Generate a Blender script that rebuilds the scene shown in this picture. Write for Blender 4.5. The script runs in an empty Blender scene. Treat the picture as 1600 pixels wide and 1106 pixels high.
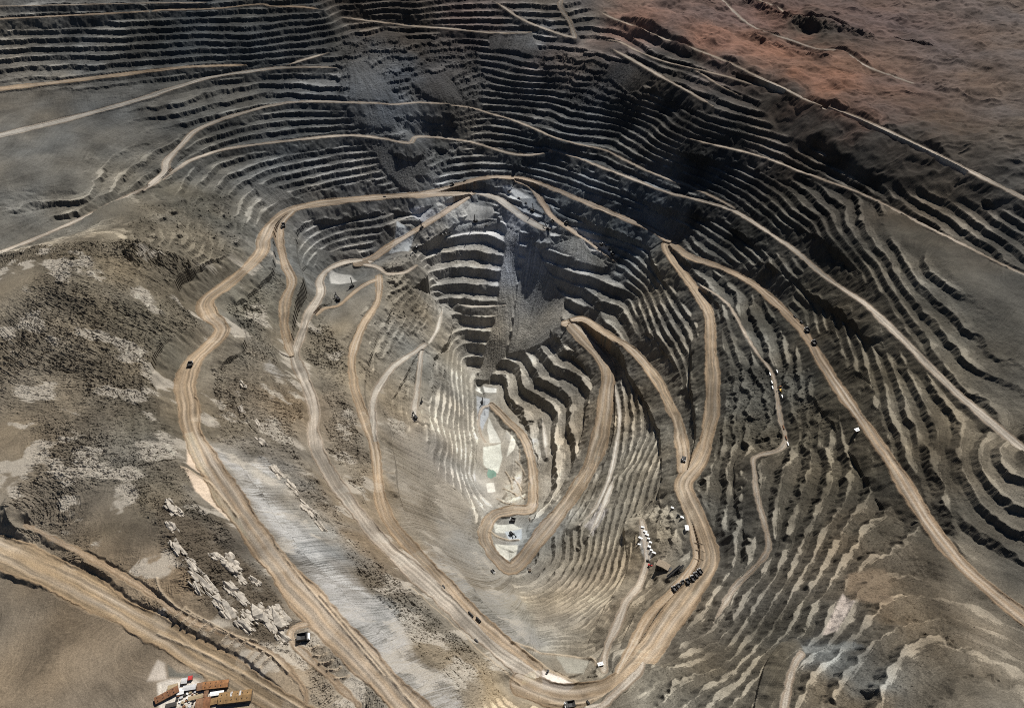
import bpy, math, random
import numpy as np
scene = bpy.context.scene
scene.render.engine = 'CYCLES'
# ---- camera
cam_data = bpy.data.cameras.new('camera'); cam = bpy.data.objects.new('camera', cam_data)
scene.collection.objects.link(cam); scene.camera = cam
cam.location = (0, 0, 900); cam.rotation_euler = (math.radians(90-42), 0, 0)
cam_data.sensor_fit = 'HORIZONTAL'; cam_data.sensor_width = 36; cam_data.lens = 1186/1600*36
cam_data.clip_start = 5; cam_data.clip_end = 30000
# ---- sky, sun, exposure
SUN_EL = math.radians(50); SUN_AZ = math.radians(28)      # azimuth from +y (the far end), towards +x
world = bpy.data.worlds.new('World'); scene.world = world; world.use_nodes = True
nt = world.node_tree; bg = nt.nodes['Background']
sky = nt.nodes.new('ShaderNodeTexSky'); sky.sky_type = 'NISHITA'; sky.sun_disc = False
sky.sun_elevation = SUN_EL; sky.sun_rotation = SUN_AZ; sky.altitude = 2800; sky.dust_density = .4; sky.air_density = .75; sky.ozone_density = .6
nt.links.new(sky.outputs[0], bg.inputs[0]); bg.inputs[1].default_value = .05
sd = bpy.data.lights.new('sun', 'SUN'); sun = bpy.data.objects.new('sun', sd); scene.collection.objects.link(sun)
sd.energy = 5.0; sd.angle = math.radians(.5); sd.color = (1, .965, .905)
d = (math.sin(SUN_AZ)*math.cos(SUN_EL), math.cos(SUN_AZ)*math.cos(SUN_EL), math.sin(SUN_EL))
sun.rotation_euler = (SUN_EL-math.pi/2, 0, -SUN_AZ)
sun.location = (d[0]*3000, d[1]*3000+1200, d[2]*3000)
scene.view_settings.view_transform = 'Standard'; scene.view_settings.look = 'None'
scene.view_settings.exposure = .24; scene.view_settings.gamma = 1
scene.cycles.use_denoising = False; scene.cycles.pixel_filter_type = 'BLACKMAN_HARRIS'; scene.cycles.filter_width = 1.0

# ---------------- survey of the place: metres, x to the east, y to the north, z up
ROADS = [
 ('haul_road', 'tan', 34, 46, 1.8, 1, [(-116.9, 1887.6, -192.0), (-229.9, 1853.0, -176.0), (-347.7, 1817.1, -163.0), (-468.6, 1773.4, -151.0), (-559.3, 1726.1, -142.0), (-599.9, 1654.6, -136.0), (-604.3, 1558.3, -130.0), (-593.7, 1505.8, -126.0), (-608.1, 1421.8, -118.0), (-633.9, 1340.5, -108.0), (-653.1, 1280.1, -100.0), (-631.6, 1230.5, -95.0), (-593.9, 1187.1, -90.0), (-582.8, 1155.5, -87.0), (-592.7, 1108.9, -80.0), (-605.0, 1061.1, -75.0), (-597.0, 993.0, -68.0), (-563.8, 920.8, -60.0), (-535.6, 856.5, -55.0), (-476.6, 773.6, -46.0), (-399.9, 676.7, -36.0), (-331.0, 593.9, -26.0), (-250.4, 508.4, -15.0), (-191.0, 451.7, -9.0), (-120.1, 383.8, -4.0), (-79.5, 343.6, 0.0)]),
 ('haul_road', 'tan', 26, 26, 1.5, 1, [(-571.5, 1707.1, -140.0), (-586.1, 1658.3, -144.0), (-577.5, 1591.5, -152.0), (-548.9, 1508.6, -165.0), (-521.6, 1451.1, -176.0), (-524.8, 1388.9, -185.0), (-515.9, 1328.7, -193.0), (-495.7, 1265.3, -205.0), (-475.9, 1230.9, -214.0)]),
 ('haul_road', 'pale', 24, 34, 1.5, 1, [(-374.8, 1652.0, -258.0), (-429.7, 1647.6, -257.0), (-473.8, 1613.2, -255.0), (-488.0, 1559.0, -252.0), (-473.0, 1492.6, -246.0), (-482.8, 1400.1, -236.0), (-479.4, 1311.5, -226.0), (-475.0, 1232.1, -215.0), (-431.8, 1141.5, -209.0), (-398.2, 1060.8, -206.0), (-385.1, 989.2, -203.0), (-343.6, 902.5, -198.0), (-282.0, 815.4, -194.0), (-215.1, 734.3, -191.0), (-155.8, 677.0, -189.0), (-100.3, 623.0, -186.0), (-38.4, 559.1, -181.0), (27.7, 506.4, -175.0)]),
 ('haul_road', 'tan', 22, 28, 1.5, 1, [(-342.9, 1586.4, -260.0), (-333.4, 1487.5, -262.0), (-357.6, 1391.0, -264.0), (-364.3, 1277.5, -264.0), (-338.6, 1168.2, -262.0), (-296.9, 1061.5, -260.0), (-279.1, 1018.8, -259.0), (-255.7, 917.0, -250.0), (-239.0, 852.6, -240.0), (-205.5, 787.5, -227.0), (-157.3, 727.6, -215.0), (-109.5, 669.9, -204.0), (-34.1, 577.6, -187.0), (32.5, 514.4, -176.0)]),
 ('haul_road', 'grey', 20, 22, 1.2, 1, [(-220.7, 1444.2, -372.0), (-242.0, 1406.5, -360.0), (-278.8, 1332.7, -335.0), (-296.8, 1253.8, -312.0), (-304.7, 1178.4, -292.0), (-294.4, 1098.0, -274.0), (-279.8, 1023.1, -260.0)]),
 ('haul_road', 'grey', 14, 18, 0.8, 1, [(-228.0, 1420.3, -368.0), (-225.6, 1343.3, -366.0), (-224.3, 1264.3, -364.0), (-225.0, 1210.4, -362.0), (-220.3, 1178.4, -360.0)]),
 ('haul_road', 'tan', 52, 22, 2.0, 1, [(154.7, 1518.4, -362.0), (188.7, 1471.3, -374.0), (225.5, 1416.6, -382.0), (239.0, 1366.6, -388.0), (225.9, 1285.5, -396.0), (209.9, 1200.2, -405.0), (181.1, 1106.2, -419.0), (124.9, 1012.0, -435.0), (67.2, 935.3, -443.0), (23.6, 874.2, -449.0), (-3.9, 853.1, -451.0), (-36.9, 884.2, -455.0), (-58.4, 940.5, -462.0), (-41.8, 992.1, -470.0), (0.0, 1012.8, -475.0), (42.6, 1025.1, -480.0), (48.7, 1106.8, -488.0), (42.8, 1185.7, -495.0), (23.6, 1255.6, -500.0), (-24.3, 1324.2, -504.0), (-52.8, 1365.8, -505.0)]),
 ('haul_road', 'tan', 30, 30, 1.8, 1, [(141.3, 1517.2, -361.0), (183.7, 1531.9, -358.0), (220.7, 1483.6, -350.0), (289.6, 1388.1, -333.0), (319.9, 1307.6, -322.0), (337.4, 1233.0, -308.0), (344.5, 1152.9, -292.0), (349.3, 1086.1, -275.0), (340.6, 1002.6, -256.0), (328.9, 932.3, -240.0)]),
 ('haul_road', 'tan', 46, 28, 2.0, 1, [(18.2, 489.6, -173.0), (63.1, 472.8, -172.0), (108.4, 474.6, -174.0), (146.3, 489.6, -177.0), (199.8, 541.1, -185.0), (229.8, 579.2, -190.0), (261.5, 619.3, -195.0), (316.7, 688.8, -206.0), (334.9, 735.0, -211.0), (332.5, 792.0, -218.0), (324.5, 837.8, -224.0), (321.5, 893.7, -234.0), (359.9, 948.5, -231.0), (394.2, 1029.5, -225.0), (419.6, 1126.7, -217.0), (438.5, 1259.2, -209.0), (452.9, 1368.8, -203.0), (428.5, 1472.9, -196.0), (396.4, 1570.1, -189.0), (390.2, 1616.7, -186.0), (409.9, 1620.9, -183.0)]),
 ('haul_road', 'orange', 22, 30, 1.8, 1, [(-248.4, 1861.6, -177.0), (-196.7, 1882.6, -179.0), (-143.9, 1905.7, -172.0), (-54.3, 1929.3, -165.0), (53.8, 1905.8, -164.0), (174.4, 1820.5, -169.0), (272.1, 1746.8, -174.0), (365.4, 1678.6, -180.0), (405.5, 1615.1, -181.0), (440.5, 1545.6, -172.0), (504.4, 1483.3, -162.0), (558.8, 1401.3, -150.0), (586.8, 1297.7, -135.0), (603.6, 1210.9, -122.0), (606.2, 1127.4, -110.0), (604.8, 1034.6, -95.0), (608.8, 884.0, -66.0), (612.4, 775.3, -48.0), (613.1, 685.9, -36.0), (625.3, 591.9, -26.0), (673.2, 489.0, -12.0)]),
 ('haul_road', 'orange', 24, 13, 1.0, 1, [(0.0, 1925.6, -167.0), (53.8, 1891.4, -176.0), (84.7, 1832.4, -192.0), (108.2, 1789.0, -206.0), (155.7, 1750.2, -222.0), (213.8, 1703.2, -240.0), (273.1, 1649.1, -256.0)]),
 ('haul_road', 'grey', 30, 26, 0.8, 1, [(-99.4, 1898.1, -194.0), (-35.8, 1868.1, -201.0), (26.3, 1800.3, -213.0), (86.5, 1750.2, -222.0)]),
 ('haul_road', 'orange', 22, 32, 1.2, 1, [(-104.7, 1896.3, -193.0), (-151.3, 1849.2, -202.0), (-201.9, 1800.3, -213.0), (-260.2, 1753.2, -228.0), (-326.0, 1706.1, -246.0), (-364.8, 1666.7, -256.0), (-403.5, 1640.3, -258.0)]),
 ('haul_road', 'pale', 14, 14, 0.8, 1, [(-403.9, 1643.2, -258.0), (-351.1, 1624.5, -259.0), (-321.2, 1597.6, -260.0), (-278.7, 1603.2, -260.0), (-251.6, 1633.1, -259.0)]),
 ('service_road', 'tan', 16, 12, 0.8, 1, [(-338.2, 1575.3, -260.0), (-367.0, 1558.9, -260.0), (-397.9, 1516.1, -260.0), (-423.8, 1463.3, -257.0), (-454.1, 1444.4, -252.0), (-471.3, 1411.2, -245.0)]),
 ('service_road', 'pale', 10, 8, 0.6, 1, [(-52.8, 1365.8, -505.0), (-78.6, 1347.6, -505.0), (-83.0, 1282.3, -506.0), (-66.0, 1240.0, -506.0)]),
 ('service_road', 'pale', 14, 16, 0.8, 1, [(240.3, 835.9, -270.0), (239.1, 784.7, -266.0), (234.6, 740.2, -258.0), (212.8, 686.9, -242.0), (185.7, 649.4, -228.0), (165.7, 601.6, -212.0), (143.1, 556.7, -196.0), (133.7, 516.3, -184.0)]),
 ('service_road', 'tan', 20, 14, 0.8, 1, [(149.2, 497.9, -179.0), (176.1, 544.6, -182.0), (215.0, 609.0, -196.0), (251.4, 645.7, -202.0), (291.9, 692.5, -212.0), (312.3, 725.7, -216.0), (315.0, 768.7, -219.0), (315.8, 822.3, -222.0)]),
 ('bench_road', 'pale', 17, 13, 0.8, 1, [(-1095.9, 1173.4, 45.0), (-1047.1, 1291.9, 15.0), (-968.4, 1453.3, -10.0), (-876.4, 1623.7, -22.0), (-861.3, 1650.1, -23.0), (-834.0, 1726.0, -26.0), (-818.1, 1773.8, -30.0), (-765.0, 1839.7, -37.0), (-682.2, 1876.3, -39.0), (-570.8, 1912.1, -42.0), (-488.6, 1935.2, -44.0), (-420.3, 1943.1, -46.0), (-351.5, 1944.4, -56.0), (-282.6, 1945.9, -70.0), (-268.5, 1996.8, -76.0), (-200.9, 2021.6, -92.0), (-119.2, 2022.0, -104.0), (-54.9, 2006.5, -116.0), (9.1, 1983.4, -124.0), (63.2, 1967.9, -116.0), (111.3, 1963.5, -102.0)]),
 ('bench_road', 'pale', 26, 10, 0.6, 1, [(-876.7, 1603.9, -21.0), (-864.7, 1652.7, -21.0), (-855.2, 1691.6, -18.0), (-864.1, 1741.3, -13.0), (-848.6, 1813.9, -6.0), (-833.7, 1876.6, -1.0), (-780.7, 1932.5, 5.0), (-722.0, 1973.5, 8.0), (-667.6, 2003.5, 11.0), (-583.8, 2025.8, 14.0), (-449.0, 2014.7, 17.0), (-354.7, 2026.9, 8.0), (-329.3, 2032.1, 2.0), (-271.0, 2067.2, -6.0), (-239.7, 2076.6, -12.0), (-200.5, 2083.7, -17.0), (-179.0, 2086.2, -20.0)]),
 ('bench_road', 'pale', 9, 12, 0.6, 1, [(-182.6, 2086.2, -20.0), (-111.3, 2110.0, -44.0), (-65.0, 2102.3, -56.0), (-7.4, 2081.4, -62.0), (58.3, 2036.3, -68.0), (120.2, 1986.8, -73.0), (195.1, 1950.4, -78.0), (260.5, 1924.3, -82.0), (337.9, 1837.6, -84.0), (399.5, 1781.0, -85.0), (459.5, 1732.9, -84.0), (525.4, 1655.6, -83.0), (556.7, 1598.5, -81.0)]),
 ('bench_road', 'pale', 10, 24, 0.8, 1, [(90.3, 1982.5, -98.0), (106.2, 1971.1, -100.0), (172.3, 1931.5, -103.0), (240.5, 1876.8, -105.0), (312.4, 1819.0, -106.0), (396.7, 1736.7, -101.0), (445.4, 1699.1, -94.0), (529.2, 1633.3, -86.0), (564.2, 1582.7, -82.0), (609.1, 1491.4, -77.0), (637.3, 1434.6, -74.0), (667.8, 1310.6, -60.0), (688.3, 1211.5, -35.0), (693.7, 1168.1, -22.0), (708.4, 1066.7, -8.0), (733.7, 917.1, 6.0), (766.4, 809.9, 12.0), (811.0, 678.5, 20.0)]),
 ('bench_road', 'grey', 40, 14, 0.6, 1, [(-1335.4, 1665.4, 60.0), (-1149.8, 1848.9, 42.0), (-979.9, 1976.5, 48.0), (-958.8, 1996.7, 50.0), (-897.5, 2046.8, 54.0), (-838.5, 2088.0, 57.0), (-739.3, 2121.3, 60.0), (-653.8, 2144.0, 62.0), (-563.3, 2146.1, 63.0), (-498.9, 2141.4, 63.0)]),
 ('bench_road', 'pale', 22, 16, 0.5, 1, [(-642.4, 2150.8, 63.0), (-602.9, 2170.0, 72.0), (-558.2, 2182.6, 80.0), (-525.1, 2198.0, 87.0)]),
 ('bench_road', 'tan', 40, 14, 0.5, 1, [(-1482.7, 1941.6, 70.0), (-1244.0, 2011.8, 72.0), (-1009.4, 2083.4, 75.0), (-981.8, 2087.4, 77.0), (-911.1, 2110.2, 77.0), (-827.5, 2127.1, 74.0), (-750.5, 2139.5, 71.0)]),
 ('bench_road', 'orange', 16, 12, 0.5, 1, [(-1582.8, 2208.7, 165.0), (-1450.1, 2232.0, 166.0), (-1047.9, 2278.4, 172.0), (-1020.9, 2286.3, 173.0), (-870.6, 2300.6, 172.0), (-783.2, 2322.4, 174.0), (-729.4, 2333.1, 176.0), (-699.9, 2323.1, 172.0), (-618.1, 2330.2, 168.0), (-553.3, 2327.2, 160.0)]),
 ('bench_road', 'pale', 10, 9, 0.4, 1, [(-1613.7, 2280.0, 182.0), (-1054.9, 2309.7, 185.0), (-925.3, 2309.7, 185.0), (-872.0, 2317.9, 186.0)]),
 ('bench_road', 'pale', 10, 16, 0.6, 1, [(-505.4, 2352.2, 132.0), (-385.0, 2362.4, 112.0), (-278.9, 2352.9, 104.0), (-188.9, 2354.1, 98.0), (-76.9, 2338.8, 92.0), (0.0, 2333.4, 92.0), (76.7, 2338.1, 96.0)]),
 ('bench_road', 'pale', 14, 20, 0.6, 1, [(-58.8, 2452.9, 150.0), (-19.5, 2420.6, 134.0), (29.0, 2378.0, 118.0), (95.7, 2336.5, 104.0), (170.8, 2301.4, 92.0), (183.9, 2296.5, 90.0), (173.6, 2368.0, 112.0), (146.1, 2425.2, 140.0), (158.3, 2483.6, 150.0)]),
 ('bench_road', 'pale', 9, 14, 0.6, 1, [(261.8, 2296.9, 88.0), (315.2, 2265.3, 90.0), (360.8, 2181.8, 93.0), (419.2, 2099.9, 97.0), (475.8, 2051.2, 100.0), (550.9, 1988.6, 104.0), (612.2, 1926.8, 107.0), (671.2, 1863.6, 110.0), (713.6, 1813.8, 110.0), (759.3, 1760.8, 109.0), (800.2, 1710.1, 108.0), (825.9, 1666.1, 108.0), (901.3, 1536.1, 110.0), (986.4, 1363.7, 114.0), (1070.3, 1193.7, 118.0)]),
 ('bench_road', 'pale', 16, 12, 0.6, 1, [(287.3, 2225.5, 86.0), (334.7, 2152.8, 84.0), (381.4, 2079.8, 80.0), (423.2, 2014.9, 76.0), (466.3, 1952.6, 74.0), (516.3, 1875.0, 68.0)]),
 ('bench_road', 'pale', 10, 18, 0.8, 1, [(274.0, 2423.1, 122.0), (308.2, 2371.9, 120.0), (374.9, 2289.5, 120.0), (436.1, 2198.5, 121.0), (487.9, 2141.5, 122.0), (575.9, 2027.4, 123.0), (637.0, 1920.4, 123.0), (682.1, 1854.7, 122.0), (719.5, 1802.8, 118.0), (769.2, 1750.2, 117.0), (827.0, 1678.4, 118.0), (915.3, 1512.8, 122.0), (1010.1, 1318.1, 126.0), (1068.7, 1199.9, 128.0)]),
 ('bench_road', 'pale', 9, 11, 0.6, 1, [(453.0, 1830.0, 2.0), (497.7, 1797.4, 4.0), (554.3, 1760.2, 7.0), (605.2, 1720.5, 10.0), (644.2, 1678.8, 13.0), (683.7, 1625.3, 18.0), (721.0, 1585.1, 20.0), (788.3, 1489.2, 32.0), (851.4, 1353.1, 45.0), (916.4, 1218.3, 58.0), (1010.4, 1044.3, 70.0)]),
 ('bench_road', 'pale', 8, 8, 0.5, 1, [(476.6, 2055.7, 100.0), (512.2, 2001.8, 97.0), (544.6, 1946.6, 92.0), (591.3, 1888.4, 86.0)]),
 ('bench_road', 'pale', 9, 12, 0.6, 1, [(407.2, 1514.6, -194.0), (423.4, 1483.0, -192.0), (466.2, 1424.2, -184.0), (491.9, 1372.8, -178.0), (499.9, 1314.4, -172.0), (503.7, 1258.9, -168.0), (515.2, 1177.7, -164.0), (527.6, 1124.7, -160.0), (522.8, 1065.6, -160.0), (512.7, 997.3, -161.0), (507.8, 940.7, -163.0), (486.8, 917.5, -165.0), (443.6, 903.1, -166.0), (433.4, 870.9, -165.0), (423.5, 810.4, -160.0), (418.9, 745.2, -152.0), (414.3, 705.3, -148.0), (400.4, 680.5, -150.0), (367.3, 653.2, -158.0), (343.8, 632.2, -164.0), (303.9, 579.8, -166.0)]),
 ('desert_track', 'pale', 10, 10, 0.3, 1, [(752.3, 2632.0, 119.0), (785.8, 2554.3, 119.0), (828.2, 2474.1, 119.0), (839.5, 2406.1, 120.0), (895.5, 2363.7, 119.0), (967.0, 2327.9, 118.0), (1027.9, 2256.0, 117.0), (1167.5, 2118.9, 118.0)]),
 ('desert_track', 'grey', 14, 12, 0.3, 1, [(654.0, 2612.1, 121.0), (665.7, 2547.7, 121.0), (693.6, 2349.0, 122.0), (732.6, 2252.0, 122.0), (790.9, 2193.5, 121.0), (844.4, 2129.8, 121.0), (910.7, 2108.8, 120.0), (939.6, 2004.3, 120.0), (1033.6, 1875.2, 120.0)]),
 ('bench_track', 'white', 12, 10, 0.3, 1, [(-186.1, 1602.9, -374.0), (-191.5, 1553.6, -378.0), (-196.9, 1510.0, -381.0), (-215.9, 1444.0, -374.0)]),
 ('bench_track', 'white', 10, 10, 0.3, 1, [(-147.1, 1615.5, -373.0), (-103.5, 1605.7, -374.0), (-17.3, 1610.0, -373.0)]),
 ('bench_track', 'white', 10, 10, 0.4, 1, [(248.3, 1319.2, -386.0), (250.9, 1254.3, -386.0), (247.4, 1192.7, -386.0), (230.8, 1115.3, -386.0), (214.6, 1051.7, -386.0), (192.7, 992.2, -387.0), (165.0, 945.4, -390.0), (136.9, 915.9, -393.0)]),
 ('bench_track', 'white', 12, 12, 0.3, 1, [(74.9, 1298.8, -484.0), (79.5, 1241.3, -484.0), (81.9, 1173.3, -485.0)]),
 ('bench_track', 'white', 20, 8, 0.3, 1, [(215.3, 1013.2, -360.0), (189.7, 950.1, -364.0), (169.6, 907.3, -370.0), (152.3, 876.6, -376.0)]),
 ('haul_road', 'gold', 52, 34, 1.8, 1, [(-764.1, 618.4, 12.0), (-591.7, 546.0, 8.0), (-489.4, 496.8, 6.0), (-445.3, 476.1, 4.0), (-393.7, 449.0, 3.0), (-347.9, 425.4, 2.0), (-303.4, 402.1, 2.0), (-260.9, 381.2, 2.0), (-219.6, 359.6, 2.0)]),
 ('service_road', 'tan', 9, 9, 0.6, 1, [(-677.3, 626.2, 16.0), (-526.6, 555.9, 12.0), (-457.6, 516.9, 10.0), (-430.7, 499.5, 9.0), (-403.6, 485.2, 8.0), (-368.5, 474.5, 7.0), (-333.1, 460.7, 6.0), (-298.2, 446.4, 5.0), (-270.5, 426.8, 4.0), (-246.7, 404.0, 3.0), (-240.9, 385.6, 2.0)]),
 ('service_road', 'tan', 11, 9, 1.0, 1, [(-265.2, 493.4, -12.0), (-277.2, 488.5, -11.0), (-281.2, 477.5, -10.0), (-271.5, 463.4, -9.0), (-244.1, 440.1, -7.0), (-216.2, 417.6, -5.0), (-180.6, 387.8, -3.0)]),
 ('service_road', 'pale', 10, 10, 0.5, 1, [(318.5, 381.2, -5.0), (334.5, 414.6, -12.0), (350.3, 442.3, -20.0), (366.1, 459.7, -25.0)]),
 ('service_road', 'pale', 13, 15, 0.5, 1, [(109.8, 429.7, -120.0), (133.2, 448.7, -125.0), (162.8, 477.1, -130.0), (181.1, 498.1, -136.0), (183.2, 521.2, -145.0)]),
]
PTS = [(-66.6, 1393.6, -505.0), (-46.8, 1220.3, -507.0), (-52.6, 1132.2, -508.0), (-43.4, 1055.2, -492.0), (-14.0, 992.9, -478.0), (-6.8, 940.7, -474.0), (0.0, 901.1, -462.0), (-84.8, 1441.3, -505.0), (-94.3, 1338.0, -495.0), (-86.8, 1131.3, -495.0), (-128.6, 1503.6, -470.0), (-115.5, 1292.1, -470.0), (-107.1, 1109.4, -468.0), (-151.0, 1470.7, -440.0), (-137.8, 1263.8, -440.0), (-125.7, 1080.2, -432.0), (-173.7, 1341.8, -408.0), (-156.8, 1146.5, -400.0), (-209.7, 1094.5, -362.0), (-207.7, 964.4, -330.0), (-146.9, 965.2, -395.0), (-122.7, 837.9, -345.0), (-74.1, 810.4, -390.0), (-23.7, 745.3, -372.0), (0.0, 676.8, -318.0), (20.4, 594.8, -250.0), (33.6, 543.6, -200.0), (-133.3, 1521.4, -440.0), (-54.8, 1539.2, -426.0), (-150.9, 1559.2, -407.0), (-29.3, 1579.4, -397.0), (-195.6, 1630.0, -358.0), (-20.8, 1649.1, -340.0), (-229.9, 1633.7, -350.0), (-201.2, 1668.3, -322.0), (-12.2, 1679.4, -313.0), (-227.6, 1685.8, -307.0), (-12.2, 1725.9, -276.0), (-231.3, 1720.1, -272.0), (-3.5, 1742.6, -256.0), (-224.4, 1755.0, -258.0), (-141.7, 1783.7, -258.0), (-48.0, 1797.0, -252.0), (-53.4, 1835.1, -218.0), (1.7, 1722.6, -280.0), (81.4, 1691.6, -290.0), (181.3, 1608.7, -316.0), (214.9, 1537.5, -322.0), (41.6, 1720.6, -262.0), (164.1, 1627.3, -292.0), (225.5, 1584.8, -300.0), (10.5, 1698.1, -303.0), (71.0, 1675.2, -310.0), (140.2, 1621.6, -330.0), (76.1, 1657.8, -325.0), (135.8, 1583.6, -350.0), (136.7, 1681.3, -262.0), (234.9, 1616.7, -278.0), (295.1, 1536.1, -300.0), (321.5, 1362.5, -300.0), (0.0, 1677.1, -322.0), (-8.6, 1605.4, -376.0), (-25.7, 1524.8, -443.0), (-51.1, 1459.5, -499.0), (51.9, 1607.9, -378.0), (84.4, 1524.8, -398.0), (-6.8, 1475.9, -484.0), (18.1, 1380.4, -487.0), (74.9, 1298.8, -484.0), (15.2, 1477.2, -462.0), (39.5, 1394.2, -466.0), (109.9, 1309.9, -468.0), (104.4, 1180.2, -470.0), (90.2, 1086.7, -472.0), (48.6, 1470.7, -440.0), (123.5, 1347.4, -447.0), (133.6, 1265.0, -448.0), (137.1, 1163.0, -450.0), (104.8, 1038.2, -458.0), (78.1, 1462.2, -421.0), (162.3, 1344.1, -428.0), (164.0, 1248.1, -430.0), (165.8, 1163.0, -432.0), (121.2, 1441.1, -402.0), (191.5, 1366.7, -410.0), (191.8, 1266.8, -412.0), (-340.9, 1677.0, -259.0), (-272.8, 1677.0, -259.0), (-392.3, 1564.4, -260.0), (-444.5, 1536.0, -259.0), (-343.6, 1565.7, -261.0), (-424.3, 1467.1, -256.0), (77.8, 868.1, -435.0), (77.5, 749.9, -380.0), (125.8, 842.1, -395.0), (115.9, 729.4, -345.0), (171.3, 827.0, -350.0), (156.5, 703.1, -300.0), (210.3, 846.1, -315.0), (191.1, 716.5, -285.0), (104.9, 624.7, -265.0), (130.5, 584.5, -230.0), (70.3, 584.5, -230.0), (75.8, 526.4, -195.0), (55.3, 499.3, -178.0), (244.7, 956.6, -320.0), (264.5, 861.1, -275.0), (272.9, 783.9, -245.0), (258.8, 711.0, -222.0), (301.2, 829.6, -232.0), (-640.3, 1020.7, -30.0), (-592.8, 887.2, -25.0), (-534.7, 729.8, 0.0), (-677.0, 1144.9, -10.0), (-724.0, 1295.0, 5.0), (-683.6, 1317.5, -60.0), (-722.9, 1461.0, -40.0), (-686.8, 1608.6, -80.0), (-802.9, 1493.7, -10.0), (-481.7, 626.9, 15.0), (-441.2, 602.3, 5.0), (-384.7, 526.1, 2.0), (-313.4, 502.3, -4.0), (-446.6, 547.0, 14.0), (-424.1, 415.0, 4.0), (-378.4, 400.2, 3.0), (-315.3, 389.3, 2.0), (-292.9, 455.6, 3.0), (-33.0, 422.4, -95.0), (-66.2, 443.2, -75.0), (-89.1, 513.0, -110.0), (-181.6, 552.9, -95.0), (-228.3, 617.4, -100.0), (-322.6, 708.4, -100.0), (-429.3, 884.6, -120.0), (-499.7, 1061.7, -135.0), (-556.9, 1276.4, -150.0), (-579.8, 1422.8, -155.0), (-469.5, 1649.5, -240.0), (-516.2, 1671.5, -195.0), (-342.4, 1729.9, -213.0), (-313.9, 1797.3, -195.0), (-922.9, 1861.7, 15.0), (-926.0, 1962.2, 40.0), (-761.9, 2197.3, 125.0), (-979.6, 2197.3, 125.0), (-558.9, 2268.8, 118.0), (-548.6, 2178.2, 78.0), (-366.1, 2155.9, 50.0), (-222.2, 2181.2, 40.0), (-113.2, 2209.1, 10.0), (0.0, 2193.9, 35.0), (-339.2, 2282.3, 95.0), (92.6, 2181.2, 40.0), (182.6, 2101.2, -2.0), (92.2, 2110.6, -25.0), (286.3, 2059.3, 16.0), (284.3, 1985.8, -44.0), (419.8, 1876.4, 8.0), (490.8, 1773.8, -30.0), (427.3, 1944.6, 30.0), (564.6, 1813.6, 55.0), (700.0, 1728.1, 62.0), (748.7, 1633.3, 60.0), (806.2, 1567.9, 62.0), (-288.4, 2393.3, 150.0), (-459.7, 2390.5, 160.0), (-117.0, 2421.1, 132.0), (398.9, 2482.6, 122.0), (544.9, 2200.1, 124.0), (677.5, 2006.4, 126.0), (765.4, 1846.0, 124.0), (859.4, 1775.1, 122.0), (756.6, 2316.5, 120.0), (1016.7, 2222.8, 116.0), (1127.1, 2539.1, 114.0), (604.1, 2513.3, 122.0), (663.6, 1529.7, -15.0), (731.4, 1316.5, 22.0), (696.0, 1406.6, -5.0), (644.0, 1248.1, -92.0), (657.5, 1040.4, -48.0), (580.4, 1407.9, -108.0), (449.4, 1123.3, -195.0), (449.4, 1010.9, -190.0), (562.1, 1061.7, -135.0), (564.0, 932.1, -105.0), (507.5, 868.0, -135.0), (534.6, 801.4, -105.0), (574.6, 777.5, -75.0), (526.6, 661.6, -50.0), (394.0, 860.9, -198.0), (362.0, 726.9, -180.0), (448.1, 679.7, -110.0), (454.1, 589.6, -55.0), (472.8, 542.6, -10.0), (369.3, 568.4, -105.0), (311.1, 532.7, -130.0), (259.4, 533.3, -150.0), (241.6, 411.8, -70.0), (293.1, 453.9, -80.0), (306.2, 391.4, -22.0), (398.7, 483.6, -35.0), (435.5, 457.7, 15.0), (400.1, 369.3, 30.0), (184.5, 428.8, -110.0), (93.4, 431.8, -125.0), (-718.2, 897.6, 25.0), (-988.2, 1526.8, 20.0), (-1414.9, 2106.7, 105.0), (-1438.1, 2177.4, 132.0), (-988.4, 1215.4, 60.0), (-704.1, 630.2, 40.0), (-570.4, 544.6, 18.0), (-550.0, 383.1, 8.0), (992.0, 1630.3, 125.0), (822.2, 1173.2, 60.0), (730.5, 913.0, 10.0), (636.8, 670.6, -15.0), (522.5, 447.4, 35.0), (557.9, 356.6, 60.0), (762.0, 745.9, 40.0), (1017.2, 1335.9, 130.0), (1451.2, 2197.3, 125.0), (-1484.5, 2322.1, 190.0), (0.0, 2680.2, 160.0), (-970.5, 2481.0, 215.0), (1090.9, 2788.8, 130.0), (-3200, 300, 60), (-3200, 2500, 190), (3200, 300, 120), (3200, 2500, 170), (-2500, 4500, 190), (0, 4500, 150), (2500, 4500, 110), (-1500, -400, 10), (0, -400, 0), (1500, -400, 50), (0, 150, 0), (-700, 100, 5), (700, 100, 20), (-2000, 1200, 110), (2200, 1200, 190)]
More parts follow.
